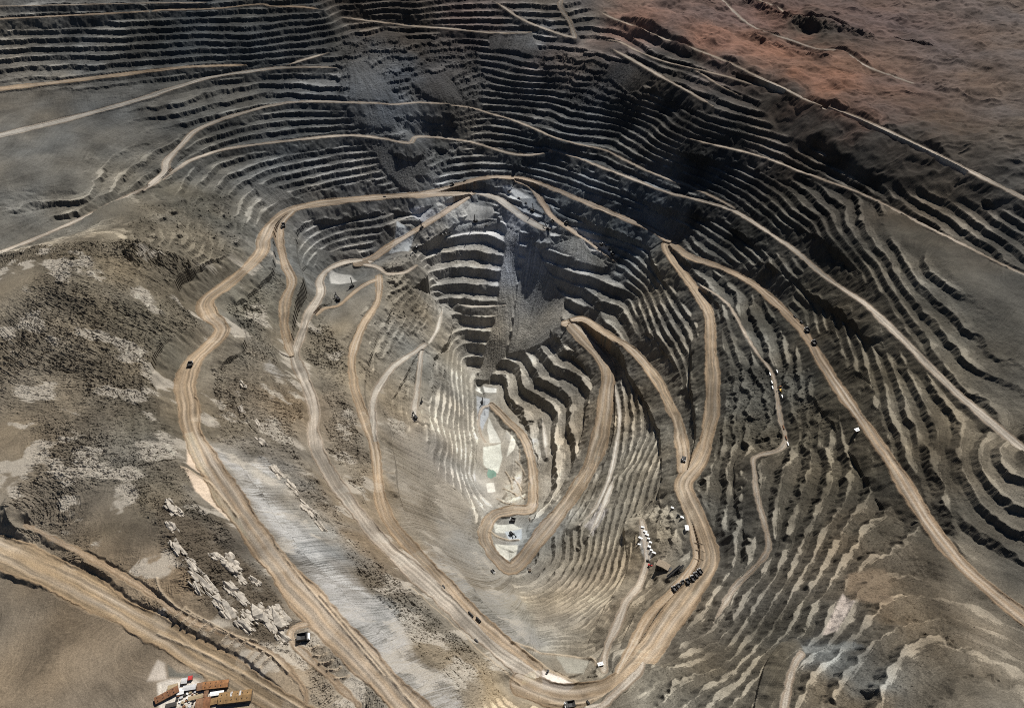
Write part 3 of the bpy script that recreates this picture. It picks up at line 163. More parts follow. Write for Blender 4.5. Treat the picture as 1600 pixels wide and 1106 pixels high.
RIDGES = [
 (4.6, 3.6, [(-417.1, 503.0, 6.0), (-421.4, 495.9, 6.0), (-425.8, 488.5, 5.0)]),
 (4.6, 3.6, [(-406.7, 495.9, 6.0), (-411.0, 488.9, 6.0), (-415.5, 481.6, 5.0)]),
 (4.6, 3.6, [(-397.2, 491.5, 6.0), (-401.6, 484.5, 6.0), (-406.0, 477.3, 5.0)]),
 (4.6, 3.6, [(-381.9, 483.7, 6.0), (-386.3, 476.8, 6.0), (-390.8, 469.6, 5.0)]),
 (4.6, 3.6, [(-370.2, 479.3, 6.0), (-374.6, 472.5, 6.0), (-379.2, 465.4, 5.0)]),
 (4.6, 3.6, [(-350.9, 470.8, 6.0), (-355.4, 464.1, 6.0), (-360.1, 457.1, 5.0)]),
 (4.6, 3.6, [(-340.0, 465.7, 6.0), (-344.5, 459.1, 6.0), (-349.2, 452.1, 5.0)]),
 (4.6, 3.6, [(-328.5, 461.6, 6.0), (-333.1, 454.9, 6.0), (-337.8, 448.0, 5.0)]),
 (4.6, 3.6, [(-314.2, 451.6, 6.0), (-318.8, 445.1, 6.0), (-323.5, 438.3, 5.0)]),
 (4.6, 3.6, [(-303.5, 446.7, 6.0), (-308.2, 440.2, 6.0), (-313.0, 433.5, 5.0)]),
 (4.6, 3.6, [(-294.1, 440.2, 6.0), (-298.8, 433.8, 6.0), (-303.6, 427.1, 5.0)]),
 (3.6, 2.8, [(-416.4, 501.5, 7.0), (-379.5, 483.7, 6.0), (-340.6, 464.9, 6.0), (-297.8, 444.7, 5.0), (-269.7, 422.8, 4.0)]),
 (2.0, 3.5, [(-443.4, 471.3, 5.0), (-394.8, 453.4, 4.0), (-341.1, 429.6, 3.0), (-288.3, 403.2, 3.0), (-245.7, 380.8, 3.0)]),
 (4.2, 3.2, [(-257.6, 458.3, -9.0), (-246.6, 459.2, -9.0), (-243.2, 462.5, -9.0)]),
 (4.2, 3.2, [(-245.3, 448.4, -9.0), (-234.3, 449.2, -9.0), (-231.0, 452.5, -9.0)]),
 (4.2, 3.2, [(-236.3, 438.6, -9.0), (-225.4, 439.4, -9.0), (-222.1, 442.7, -9.0)]),
 (4.2, 3.2, [(-224.5, 429.8, -9.0), (-213.7, 430.6, -9.0), (-210.3, 433.8, -9.0)]),
 (4.2, 3.2, [(-212.5, 419.5, -9.0), (-201.8, 420.3, -9.0), (-198.4, 423.4, -9.0)]),
 (2.5, 3.5, [(-466.2, 543.5, 12.0), (-455.3, 525.4, 11.0), (-429.8, 505.2, 10.0), (-405.9, 493.3, 9.0), (-378.7, 482.6, 8.0), (-359.8, 472.0, 7.0), (-317.2, 460.7, 6.0)]),
 (2.2, 2.2, [(315.3, 755.6, -215.0), (326.7, 748.4, -212.0)]),
 (2.2, 2.2, [(314.7, 740.2, -215.0), (326.0, 733.1, -212.0)]),
 (2.2, 2.2, [(309.4, 722.6, -215.0), (320.6, 715.7, -212.0)]),
 (3.0, 4.0, [(0.0, 556.7, -190.0), (48.3, 550.6, -200.0), (86.7, 546.6, -200.0), (119.3, 536.7, -196.0), (124.9, 526.9, -192.0)]),
 (4.0, 6.0, [(17.1, 543.1, -185.0), (46.6, 517.3, -176.0), (74.0, 507.3, -175.0), (91.3, 493.8, -170.0)]),
 (2.5, 4.0, [(-513.7, 758.3, -43.0), (-484.3, 754.5, -43.0), (-457.1, 731.6, -41.0), (-407.5, 676.7, -36.0)]),
 (3.0, 5.0, [(-48.2, 948.9, -486.0), (-13.7, 934.6, -484.0), (13.6, 930.1, -482.0)]),
 (2.0, 3.0, [(-161.5, 640.5, -178.0), (-97.3, 587.2, -172.0), (-37.2, 524.9, -164.0), (10.8, 488.7, -159.0)]),
 (2.5, 4.0, [(-255.9, 536.7, -16.0), (-194.0, 470.7, -10.0), (-138.3, 411.4, -5.0), (-99.9, 369.1, -2.0)]),
 (2.0, 3.0, [(-338.2, 623.9, -27.0), (-276.5, 552.2, -18.0), (-212.5, 484.1, -11.0), (-155.3, 423.6, -6.0)]),
 (2.5, 3.5, [(53.2, 461.3, -158.0), (88.6, 460.0, -159.0), (116.0, 468.4, -162.0), (144.3, 479.2, -166.0)]),
 (2.6, 3.0, [(9.2, 1176.1, -500.0), (22.7, 1157.6, -499.0), (29.9, 1129.9, -498.0)]),
 (2.6, 3.0, [(0.0, 1130.7, -499.0), (11.9, 1114.0, -497.0), (22.0, 1087.5, -494.0)]),
 (2.6, 3.0, [(-22.1, 1094.6, -496.0), (0.0, 1084.9, -493.0), (17.4, 1068.0, -490.0), (28.9, 1055.8, -488.0)]),
 (2.6, 3.0, [(-34.8, 1058.8, -492.0), (-14.4, 1045.1, -488.0), (8.6, 1043.6, -486.0)]),
 (2.6, 3.0, [(-15.1, 1148.2, -504.0), (-3.0, 1120.1, -500.0), (0.0, 1094.6, -496.0)]),
 (2.6, 3.0, [(18.6, 1215.1, -501.0), (18.4, 1184.0, -500.0)]),
 (16.0, 34.0, [(715.3, 2560.4, 121.0), (790.8, 2414.6, 121.0), (847.1, 2302.7, 121.0), (925.8, 2252.6, 120.0), (1009.3, 2204.2, 119.0)]),
 (12.0, 26.0, [(692.0, 2205.8, 122.0), (763.2, 2131.9, 122.0), (846.4, 2055.2, 121.0)]),
]
POND3 = [(-65.2, 1153.4, -508.0), (-56.2, 1157.3, -508.0), (-42.4, 1147.6, -508.0), (-40.7, 1138.0, -508.0), (-48.0, 1128.4, -508.0), (-60.1, 1130.3, -508.0), (-66.4, 1139.9, -508.0)]
PLACED = [
 ('haul_truck', -578.5, 1645.1, 1.916, 1.00, 'black haul truck on the narrow branch road below the main road upper left bend', {}),
 ('haul_truck', -605.6, 1048.7, 1.676, 1.00, 'lone black haul truck on the main road at its far left bend', {}),
 ('haul_truck', -263.2, 472.6, 0.197, 1.15, 'big dark haul truck parked inside the small turning loop above the bund bays', {}),
 ('haul_truck', 335.4, 963.9, -1.815, 1.00, 'black haul truck where two ramps join on the right side of the pit', {}),
 ('haul_truck', 613.4, 1204.7, 1.728, 0.95, 'upper of two dark haul trucks on the orange road high on the right wall', {}),
 ('haul_truck', 612.1, 1156.9, 1.670, 0.95, 'lower of two dark haul trucks on the orange road high on the right wall', {}),
 ('haul_truck', 261.9, 657.5, 1.921, 0.74, 'black haul truck at the lower left end of the parked row beside the crusher', {}),
 ('haul_truck', 270.2, 662.8, 1.916, 0.74, 'black haul truck second from the lower left end of the parked row beside the crusher', {}),
 ('haul_truck', 278.6, 668.2, 1.910, 0.74, 'black haul truck third from the lower left end of the parked row beside the crusher', {}),
 ('haul_truck', 285.7, 669.3, 1.905, 0.74, 'black haul truck in the middle of the parked row beside the crusher', {}),
 ('haul_truck', 293.9, 676.1, 1.900, 0.74, 'black haul truck third from the upper right end of the parked row beside the crusher', {}),
 ('haul_truck', 301.6, 682.8, 1.895, 0.74, 'black haul truck second from the upper right end of the parked row beside the crusher', {}),
 ('haul_truck', 309.5, 690.4, 1.889, 0.74, 'black haul truck at the upper right end of the parked row beside the crusher', {}),
 ('haul_truck', 1.4, 986.6, 2.926, 0.90, 'black haul truck on the pale pad inside the lowest ramp loop', {}),
 ('haul_truck', -38.1, 830.0, -0.924, 0.70, 'small dark haul truck at the outer edge of the lowest ramp loop', {}),
 ('haul_truck', -7.2, 1887.5, -0.697, 0.80, 'dark haul truck at the far end of the pale pad under the orange road', {}),
 ('haul_truck', 109.4, 1771.7, 2.168, 0.80, 'dark haul truck beside the grey spoil heap on the sloping pad', {}),
 ('haul_truck', 147.8, 1769.3, 2.195, 0.80, 'dark haul truck at the foot of the orange ramp against the dark wall', {}),
 ('haul_truck', -167.2, 1902.3, 0.646, 0.80, 'dark haul truck on the upper road above the back wall junction', {}),
 ('haul_truck', -193.8, 1759.9, 0.258, 0.80, 'left of the pair of dark haul trucks on the pale drill bench', {}),
 ('haul_truck', -185.8, 1765.7, 0.258, 0.80, 'right of the pair of dark haul trucks on the pale drill bench', {}),
 ('haul_truck', 80.2, 457.7, -2.949, 1.10, 'black haul truck on the near road at the bottom edge of the pit', {}),
 ('pickup_truck', 605.7, 1261.1, 1.830, 1.60, 'small dark pickup on the orange right wall road, farthest of the line of vehicles', {}),
 ('pickup_truck', 611.7, 1237.2, 1.829, 1.60, 'small dark pickup on the orange road just above the two haul trucks', {}),
 ('pickup_truck', -346.0, 1817.3, 0.178, 1.50, 'tiny dark pickup on the long straight main road across the back wall', {}),
 ('pickup_truck', -133.6, 1916.9, 0.473, 1.50, 'tiny dark pickup on the top of the upper road near the centre', {}),
 ('pickup_truck', -171.2, 1776.5, 0.298, 1.60, 'small dark pickup alone to the right of the truck pair on the pale bench', {}),
 ('pickup_truck', -227.4, 1740.5, 0.563, 1.70, 'small dark pickup on the bluish white end of the pale bench', {}),
 ('pickup_truck', -71.1, 1805.5, 2.917, 1.70, 'small dark pickup at the right end of the pale bench by the curved windrow', {}),
 ('pickup_truck', -269.7, 1681.4, -1.662, 1.70, 'small dark pickup in the grey loading bowl below the shovel', {}),
 ('pickup_truck', 19.6, 1863.4, -0.772, 1.70, 'small dark pickup in the middle of the pale pad under the orange road', {}),
 ('pickup_truck', 39.0, 1842.3, -0.915, 1.60, 'small dark pickup just behind the drill on the sloping pad', {}),
 ('pickup_truck', 89.2, 1795.9, -0.917, 1.60, 'small dark pickup between the drill and the orange ramp', {}),
 ('pickup_truck', 51.1, 510.1, 1.088, 1.50, 'small dark pickup on the white triangular pad near the bottom of the pit', {}),
 ('pickup_truck', 106.6, 462.7, -0.971, 1.40, 'small dark pickup on the second pale pad below the near road', {}),
 ('pickup_truck', -110.9, 661.2, -0.963, 1.30, 'small dark pickup on the grey apron beside the left ramp', {}),
 ('pickup_truck', -53.7, 558.0, -0.793, 1.30, 'small dark pickup on the lower shoulder of the left ramp', {}),
 ('tank_truck', -63.8, 606.1, -0.890, 0.95, 'dark tank truck at the head of the orange lay-by', {}),
 ('tank_truck', -51.4, 596.5, -0.878, 0.90, 'dark tank truck in the middle of the orange lay-by', {}),
 ('drill_rig', -405.1, 1541.0, 0.760, 1.00, 'tall dark drill rig with upright mast on the grey pad by the hairpin', {}),
 ('drill_rig', -244.7, 1757.4, 0.976, 1.00, 'tall dark drill rig with upright mast beside the sloping brown ramp', {}),
 ('drill_rig', -101.5, 1816.1, -2.912, 1.00, 'tall dark drill rig with upright mast on the right part of the pale bench', {}),
 ('drill_rig', 56.3, 1814.6, -0.766, 1.00, 'tall dark drill rig with upright mast above the grey spoil heap', {}),
 ('drill_rig', -212.0, 1240.1, -1.899, 0.80, 'thin dark drill rig at the end of the grey dead-end track', {}),
 ('drill_rig', -77.8, 1374.3, -1.265, 0.80, 'small dark drill rig on the blue grey pit floor', {}),
 ('mining_shovel', -430.4, 1483.7, 2.125, 1.10, 'black mining shovel with raised boom at the front edge of the grey pad', {}),
 ('mining_shovel', -258.7, 1710.8, -2.012, 1.00, 'black mining shovel at the head of the grey loading bowl', {}),
 ('mining_shovel', 96.8, 1749.8, 2.529, 1.00, 'black mining shovel at the end of the pale lower pad above the rubble', {}),
 ('mining_shovel', 238.6, 1696.2, -0.649, 0.90, 'black mining shovel against the dark wall on the smooth grey road', {}),
 ('mining_shovel', 265.8, 1668.6, 2.088, 1.00, 'black mining shovel with white cab at the end of the smooth grey road', {}),
 ('mining_shovel', -219.3, 1183.1, 2.098, 0.90, 'dark mining shovel at the bottom of the grey dead-end track', {}),
 ('mining_shovel', 0.0, 948.5, -0.778, 0.80, 'black mining shovel digging the bluish heap in the lowest loop', {}),
 ('site_cabin', 239.6, 822.1, -0.300, 0.72, 'topmost white site cabin in the yard above the crusher', {}),
 ('site_cabin', 242.9, 811.9, -0.450, 0.80, 'white site cabin second from the top of the crusher yard', {}),
 ('site_cabin', 245.3, 804.6, -0.586, 0.88, 'broad white site cabin at the shoulder of the crusher yard', {}),
 ('site_cabin', 247.1, 794.4, -0.297, 0.72, 'white site cabin in the middle of the right row of the crusher yard', {}),
 ('site_cabin', 248.5, 783.4, -0.446, 0.80, 'white site cabin below the middle of the right row of the crusher yard', {}),
 ('site_cabin', 245.4, 775.3, -0.580, 0.88, 'white site cabin beside the yellow stained ground', {}),
 ('site_cabin', 246.6, 764.7, -0.293, 0.72, 'white site cabin third from the bottom of the crusher yard row', {}),
 ('site_cabin', 249.6, 757.0, -0.442, 0.80, 'lowest white site cabin nearest the crusher building', {}),
 ('site_cabin', 232.5, 798.5, -0.582, 0.88, 'small white site cabin alone on the left edge of the crusher yard', {}),
 ('site_cabin', 229.6, 786.7, -0.294, 0.72, 'small pale site cabin left of the yellow stained ground', {}),
 ('site_cabin', 294.2, 844.2, -0.467, 0.80, 'slim white site cabin standing by the round pale pad beside the ramp', {}),
 ('site_cabin', 304.5, 812.8, -0.607, 0.88, 'small white site cabin beside the parked machines near the ramp', {}),
 ('loader', 300.5, 820.0, -0.591, 1.00, 'dark wheel loader parked near the round pale pad beside the ramp', {}),
 ('loader', 240.5, 731.5, -0.381, 1.20, 'red and dark wheel loader left of the crusher building', {}),
 ('loader', 238.4, 744.0, -0.556, 1.00, 'dark wheel loader just above the red one by the crusher', {}),
 ('site_office', 307.8, 787.8, -1.555, 1.00, 'white flat-roofed office in a walled bay beside the ramp', {}),
 ('crusher_plant', 253.8, 709.8, -0.556, 1.15, 'brown crusher building with a dark front and steel legs beside its conveyors', {}),
 ('conveyor', 267.8, 692.8, 0.593, 1.00, 'dark steel conveyor gantry leaning against the crusher building', {}),
 ('conveyor', 277.1, 696.9, 0.678, 0.80, 'second steel conveyor gantry, farther from the crusher building', {}),
 ('container', 522.9, 1115.8, -1.594, 0.75, 'white container at the upper left of the yard on the narrow right track', {'col': 'white'}),
 ('container', 536.5, 1117.8, -1.601, 0.75, 'white container right of the track at the top of the yard', {'col': 'white'}),
 ('container', 520.8, 1092.0, -1.593, 0.75, 'white container with dark end in the middle of the yard on the narrow track', {'col': 'white'}),
 ('container', 518.6, 1077.9, -1.592, 0.75, 'pale container on the left edge of the narrow track yard', {'col': 'white'}),
 ('container', 527.6, 1045.9, -1.598, 0.75, 'white container at the lower right end of the narrow track yard', {'col': 'white'}),
 ('container', 510.6, 946.8, -1.589, 0.75, 'rusty container where the narrow right track turns', {'col': 'rust'}),
 ('container', 512.2, 971.7, -1.589, 0.75, 'rusty container on the rubble beside the narrow right track', {'col': 'rust'}),
 ('container', 509.7, 930.8, -1.588, 0.75, 'pale container just outside the bend of the narrow right track', {'col': 'white'}),
 ('excavator', 530.2, 1063.7, -1.632, 1.30, 'yellow excavator in the yard beside the narrow right track', {}),
 ('excavator', 531.1, 1073.2, -2.681, 1.00, 'smaller orange excavator above the yellow one', {}),
 ('pump_station', 36.0, 841.6, -1.248, 1.00, 'pale pump tank with dark pipes at the foot of the south east benches', {}),
 ('pump_station', 37.7, 987.6, -0.887, 1.00, 'dark pump frame beside the lowest road bend', {}),
 ('site_office', 130.1, 524.9, 0.279, 0.80, 'small white hut on the bench edge above the near road', {}),
 ('site_office', 593.1, 881.4, 0.371, 1.00, 'dark fronted hut just below the orange road low on the right wall', {}),
 ('shed', -351.6, 407.0, 0.115, 1.00, 'long orange rusted shed, upper of the two large ones at lower left', {'dim': (33, 10, 4.2), 'col': 'orange', 'rib': 1}),
 ('shed', -368.7, 405.0, 0.235, 1.00, 'short brown shed joined to the left end of the long orange shed', {'dim': (9, 10, 4.0), 'col': 'brown'}),
 ('shed', -324.3, 392.3, 0.123, 1.00, 'largest ochre rusted shed with roof vents and pale roof strips', {'dim': (42, 15, 5.5), 'col': 'ochre', 'rib': 1, 'strips': 1}),
 ('shed', -346.6, 388.6, 0.261, 1.00, 'small ochre annex against the left end of the largest shed', {'dim': (14, 8, 3.5), 'col': 'ochre'}),
 ('shed', -347.6, 397.3, 0.155, 1.00, 'narrow pale flat shed behind the small ochre annex', {'dim': (17, 5, 3), 'col': 'white'}),
 ('shed', -405.0, 394.5, 0.577, 1.00, 'long brown shed slanting at the left end of the village', {'dim': (30, 9, 4.2), 'col': 'rust', 'rib': 1}),
 ('shed', -401.1, 403.0, 0.292, 1.00, 'tan square shed at the upper end of the slanting brown shed', {'dim': (12, 9, 3.6), 'col': 'tan'}),
 ('shed', -381.7, 403.5, 0.175, 1.00, 'pale grey flat-roofed shed in the middle of the yard', {'dim': (16, 6.5, 3.8), 'col': 'grey'}),
 ('shed', -390.2, 411.4, 0.140, 1.00, 'small grey box shed next to the red cabin', {'dim': (7, 7, 3.6), 'col': 'grey'}),
 ('shed', -384.2, 415.0, 0.213, 1.00, 'small red roofed cabin at the top of the village yard', {'dim': (5, 5, 4), 'col': 'red'}),
 ('shed', -390.8, 399.1, 0.211, 1.00, 'small white square shed between the brown and grey sheds', {'dim': (8, 8, 3), 'col': 'white'}),
 ('shed', -363.7, 383.9, 0.171, 1.00, 'brown shed with two roof halves at the bottom edge', {'dim': (9, 15, 4), 'col': 'brown'}),
 ('shed', -356.1, 385.5, 0.172, 1.00, 'tall brown shed squeezed between the yard and the ochre annex', {'dim': (9, 16, 4), 'col': 'rust'}),
 ('shed', -360.4, 397.4, 1.536, 1.00, 'narrow reddish shed standing upright between the big sheds', {'dim': (9, 5, 3.6), 'col': 'brown'}),
 ('shed', -371.6, 392.7, 0.263, 1.00, 'low tan lean-to along the scrap yard', {'dim': (18, 5, 2.6), 'col': 'tan'}),
 ('shed', -396.8, 383.4, 0.263, 1.00, 'low dark shed at the bottom of the scrap yard', {'dim': (13, 5, 2.6), 'col': 'dark'}),
 ('crate', -392.2, 394.5, 0.171, 1.15, 'crate in the scrap yard between the sheds', {'col': 'rust', 'grp': 1}),
 ('crate', -387.9, 392.4, 0.421, 1.27, 'crate in the scrap yard between the sheds', {'col': 'grey', 'grp': 1}),
 ('crate', -385.1, 395.4, 0.341, 1.25, 'crate in the scrap yard between the sheds', {'col': 'dark', 'grp': 1}),
 ('crate', -382.6, 397.0, -0.482, 0.98, 'crate in the scrap yard between the sheds', {'col': 'white', 'grp': 1}),
 ('crate', -379.4, 398.6, 0.628, 1.09, 'crate in the scrap yard between the sheds', {'col': 'tan', 'grp': 1}),
 ('crate', -376.4, 396.4, 0.569, 0.77, 'crate in the scrap yard between the sheds', {'col': 'rust', 'grp': 1}),
 ('crate', -374.3, 399.4, -0.041, 0.85, 'crate in the scrap yard between the sheds', {'col': 'grey', 'grp': 1}),
 ('crate', -392.3, 390.1, 0.059, 1.04, 'crate in the scrap yard between the sheds', {'col': 'dark', 'grp': 1}),
 ('crate', -388.4, 387.2, -0.489, 0.83, 'crate in the scrap yard between the sheds', {'col': 'white', 'grp': 1}),
 ('crate', -384.5, 386.5, -0.260, 1.25, 'crate in the scrap yard between the sheds', {'col': 'tan', 'grp': 1}),
 ('crate', -381.5, 388.8, 0.377, 0.80, 'crate in the scrap yard between the sheds', {'col': 'rust', 'grp': 1}),
 ('crate', -377.3, 387.3, 0.421, 0.78, 'crate in the scrap yard between the sheds', {'col': 'grey', 'grp': 1}),
 ('crate', -373.1, 385.9, 0.161, 0.78, 'crate in the scrap yard between the sheds', {'col': 'dark', 'grp': 1}),
 ('crate', -380.2, 391.8, -0.500, 1.22, 'crate in the scrap yard between the sheds', {'col': 'white', 'grp': 1}),
 ('crate', -371.7, 398.0, -0.333, 0.83, 'crate in the scrap yard between the sheds', {'col': 'tan', 'grp': 1}),
 ('crate', -381.7, 382.2, 0.672, 1.22, 'crate in the scrap yard between the sheds', {'col': 'rust', 'grp': 1}),
 ('crate', -375.0, 382.2, -0.249, 1.28, 'crate in the scrap yard between the sheds', {'col': 'grey', 'grp': 1}),
 ('crate', -372.9, 389.7, 0.053, 1.11, 'crate in the scrap yard between the sheds', {'col': 'dark', 'grp': 1}),
 ('utility_pole', -420.6, 505.5, 0.000, 1.00, 'thin pole on the upper bund above the row of bays', {}),
 ('utility_pole', -301.0, 451.9, 0.000, 1.00, 'thin pole beside the bund near the lower end of the bays', {}),
 ('rock_outcrop', -487.7, 659.5, -0.714, 1.00, 'large pale slab outcrop at the left edge above the brown slope', {'dim': (29.0, 15.75)}),
 ('rock_outcrop', -475.3, 655.8, -0.716, 1.00, 'narrow pale slab right of the large left edge outcrop', {'dim': (17.4, 10.5)}),
 ('rock_outcrop', -473.7, 625.7, -0.707, 1.00, 'pale cracked outcrop below the left edge slabs', {'dim': (23.2, 14.0)}),
 ('rock_outcrop', -454.9, 589.1, -0.700, 1.00, 'row of dark edged slabs at the top of the lower left rock ridge', {'dim': (29.0, 12.25)}),
 ('rock_outcrop', -380.9, 575.5, -0.716, 1.00, 'big rounded pale slab standing above the black hollow', {'dim': (34.8, 21.0)}),
 ('rock_outcrop', -405.7, 586.3, -0.713, 1.00, 'cluster of pale rocks left of the big rounded slab', {'dim': (23.2, 14.0)}),
 ('rock_outcrop', -426.9, 563.5, -0.699, 1.00, 'long thin slab on the outer side of the lower left rock ridge', {'dim': (34.8, 12.25)}),
 ('rock_outcrop', -405.2, 541.2, -0.697, 1.00, 'longest pale slab running down the rock ridge', {'dim': (49.3, 14.0)}),
 ('rock_outcrop', -410.7, 531.9, -0.692, 1.00, 'dark edged slab on the lower left flank of the ridge', {'dim': (29.0, 10.5)}),
 ('rock_outcrop', -371.1, 536.9, -0.705, 1.00, 'pale slab on the inner side of the ridge below the black hollow', {'dim': (34.8, 14.0)}),
 ('rock_outcrop', -381.0, 516.7, -0.695, 1.00, 'pale slab in the middle of the rock ridge', {'dim': (37.699999999999996, 14.0)}),
 ('rock_outcrop', -363.3, 501.2, -0.695, 1.00, 'pale slab at the foot of the rock ridge', {'dim': (37.699999999999996, 15.75)}),
 ('rock_outcrop', -352.0, 521.4, -0.706, 1.00, 'small pale slab near the main road side of the ridge', {'dim': (26.099999999999998, 12.25)}),
 ('rock_outcrop', -330.5, 500.7, -0.705, 1.00, 'broken block of pale slabs at the lower end of the ridge', {'dim': (34.8, 21.0)}),
 ('rock_outcrop', -336.8, 482.2, -0.696, 1.00, 'lowest pale slab next to the bund track', {'dim': (31.9, 15.75)}),
 ('rock_outcrop', -325.4, 511.1, -0.710, 1.00, 'small slab beside the broken pale block', {'dim': (20.3, 10.5)}),
 ('rock_outcrop', -302.3, 495.2, -0.712, 1.00, 'large pale rock face beside the turning loop', {'dim': (34.8, 31.5)}),
 ('rock_outcrop', -289.1, 470.5, -0.706, 1.00, 'pale rubble tongue below the large rock face', {'dim': (23.2, 17.5)}),
 ('rock_outcrop', -345.7, 553.7, -0.719, 1.00, 'small slab against the main road shoulder', {'dim': (20.3, 10.5)}),
 ('rock_outcrop', -364.5, 555.2, -0.713, 1.00, 'thin slab between the black hollow and the road', {'dim': (23.2, 10.5)}),
 ('rock_outcrop', -517.5, 1042.2, -0.804, 1.00, 'small pale outcrop on the slope below the grey smear', {'dim': (17.4, 12.25)}),
 ('rock_outcrop', -499.5, 972.0, -0.791, 1.00, 'ragged pale outcrop halfway down the left slope', {'dim': (18.849999999999998, 12.25)}),
 ('rock_outcrop', -470.9, 955.7, -0.792, 1.00, 'pale rubble outcrop right of the ragged one', {'dim': (20.3, 14.0)}),
 ('rock_outcrop', -443.6, 893.7, -0.785, 1.00, 'pale rubble outcrop lower on the same line', {'dim': (23.2, 14.0)}),
 ('rock_outcrop', -400.9, 825.4, -0.778, 1.00, 'pale outcrop head of the long rubble ridge', {'dim': (31.9, 17.5)}),
 ('rock_outcrop', -372.8, 801.3, -0.777, 1.00, 'long pale rubble ridge, upper part', {'dim': (34.8, 17.5)}),
 ('rock_outcrop', -336.6, 752.0, -0.774, 1.00, 'long pale rubble ridge, lower part', {'dim': (37.699999999999996, 17.5)}),
 ('rock_outcrop', -306.8, 717.3, -0.773, 1.00, 'tail of the long pale rubble ridge', {'dim': (29.0, 12.25)}),
]

# ------------------------------------------------------------------ terrain (numpy)
R = np.random.RandomState(7)
TAB = R.rand(512, 512).astype(np.float32)
F4 = np.float32
def vnoise(x, y, seed=0):
    x = x + 37.7*seed; y = y + 91.3*seed
    xi = np.floor(x); yi = np.floor(y)
    fx = (x-xi).astype(F4); fy = (y-yi).astype(F4)
    fx = fx*fx*(3-2*fx); fy = fy*fy*(3-2*fy)
    a = xi.astype(np.int32) & 511; b = yi.astype(np.int32) & 511
    a1 = (a+1) & 511; b1 = (b+1) & 511
    t0 = TAB[a, b]; t1 = TAB[a1, b]; t2 = TAB[a, b1]; t3 = TAB[a1, b1]
    return ((t0+(t1-t0)*fx)*(1-fy) + (t2+(t3-t2)*fx)*fy)*2-1
def fbm(x, y, wl, octs=4, seed=0, gain=.5):
    s = 0; a = 1.; n = 0
    for k in range(octs):
        f = 2.03**k/wl
        c, q = math.cos(k*.9), math.sin(k*.9)
        s = s + a*vnoise((c*x-q*y)*f, (q*x+c*y)*f, seed+k*3); n += a*a; a *= gain
    return s/math.sqrt(n)*1.7
def ridged(x, y, wl, octs=3, seed=0):
    s = 0; a = 1.; n = 0
    for k in range(octs):
        f = 2.1**k/wl; c, q = math.cos(k*1.3), math.sin(k*1.3)
        s = s + a*(1-2*np.abs(vnoise((c*x-q*y)*f, (q*x+c*y)*f, seed+k*5))); n += a; a *= .55
    return s/n
def sstep(a, b, v):
    t = np.clip((v-a)/(b-a), 0, 1); return t*t*(3-2*t)
# the grid: rows closer together near the open end of the valley, columns fanning out with distance
def row_positions():
    ys = [-150.]; y = -150.
    while y < 9000:
        d = .00125*(y*y+1050.**2)/1050.
        m = 1.5 + .75*min(1, max(0, (y-500)/500.))
        if y < 230: m *= max(.12, 1-(230-y)/150.)
        if y > 2750: m *= max(.03, 1-(y-2750)/500.)
        y += d/m; ys.append(y)
    return np.array(ys)
YS = row_positions(); NJ = len(YS)
NI = 1560; UMAX = .86
US = np.linspace(-UMAX, UMAX, NI)
def fan(y): return .743*y + 703.
XX = (US[None, :]*fan(YS)[:, None]).astype(np.float64)
YY = np.repeat(YS[:, None], NI, 1)
def to_ij(x, y):
    j = np.interp(y, YS, np.arange(NJ)); i = (x/fan(y)+UMAX)/(2*UMAX)*(NI-1)
    return j, i
def solve_surface():
    pts = [p for r in ROADS if r[5] for p in r[6]] + PTS
    A = np.array(pts, float)
    key = {}
    for p in A:
        k = (round(p[0]/12), round(p[1]/12)); key.setdefault(k, []).append(p)
    A = np.array([np.mean(v, 0) for v in key.values()])
    X = A[:, :2]/1000.; n = len(X)
    d2 = ((X[:, None]-X[None])**2).sum(-1); K = .5*d2*np.log(d2+1e-12)
    M = np.zeros((n+3, n+3)); M[:n, :n] = K+np.eye(n)*4e-4
    M[:n, n] = 1; M[:n, n+1:] = X; M[n:, :n] = M[:n, n:].T
    w = np.linalg.solve(M, np.concatenate([A[:, 2], np.zeros(3)]))
    st = 5
    jj = np.arange(0, NJ+3*st, st); ii = np.arange(0, NI+3*st, st)
    yc = np.interp(jj, np.arange(NJ), YS); yc[jj > NJ-1] = YS[-1]+(jj[jj > NJ-1]-NJ+1)*(YS[-1]-YS[-2])
    uc = -UMAX+2*UMAX*ii/(NI-1)
    xc = uc[None]*fan(yc)[:, None]; yc2 = np.repeat(yc[:, None], len(uc), 1)
    q = np.stack([xc.ravel(), np.clip(yc2.ravel(), -400, 4500)], 1)/1000.
    q[:, 0] = np.clip(q[:, 0], -3.2, 3.2)
    out = np.empty(len(q))
    for s in range(0, len(q), 20000):
        e = q[s:s+20000]
        D = ((e[:, None].astype(F4)-X[None].astype(F4))**2).sum(-1)
        out[s:s+20000] = (.5*D*np.log(D+1e-12))@w[:n].astype(F4) + w[n] + e@w[n+1:]
    Z = out.reshape(xc.shape)
    def up(Z, n):
        t = np.arange(n)/st; k = t.astype(int); f = (t-k)[:, None]
        g = lambda o: Z[np.clip(k+o, 0, len(Z)-1)]
        a, b, c, d = g(-1), g(0), g(1), g(2)
        return .5*(2*b+(c-a)*f+(2*a-5*b+4*c-d)*f*f+(3*b-a-3*c+d)*f**3)
    return up(up(Z, NJ).T, NI).T
def inside(poly, x, y):
    c = np.zeros(x.shape, bool); n = len(poly)
    for k in range(n):
        x0, y0 = poly[k]; x1, y1 = poly[(k+1) % n]
        if y0 == y1: continue
        c ^= ((y0 > y) != (y1 > y)) & (x < (x1-x0)*(y-y0)/(y1-y0)+x0)
    return c
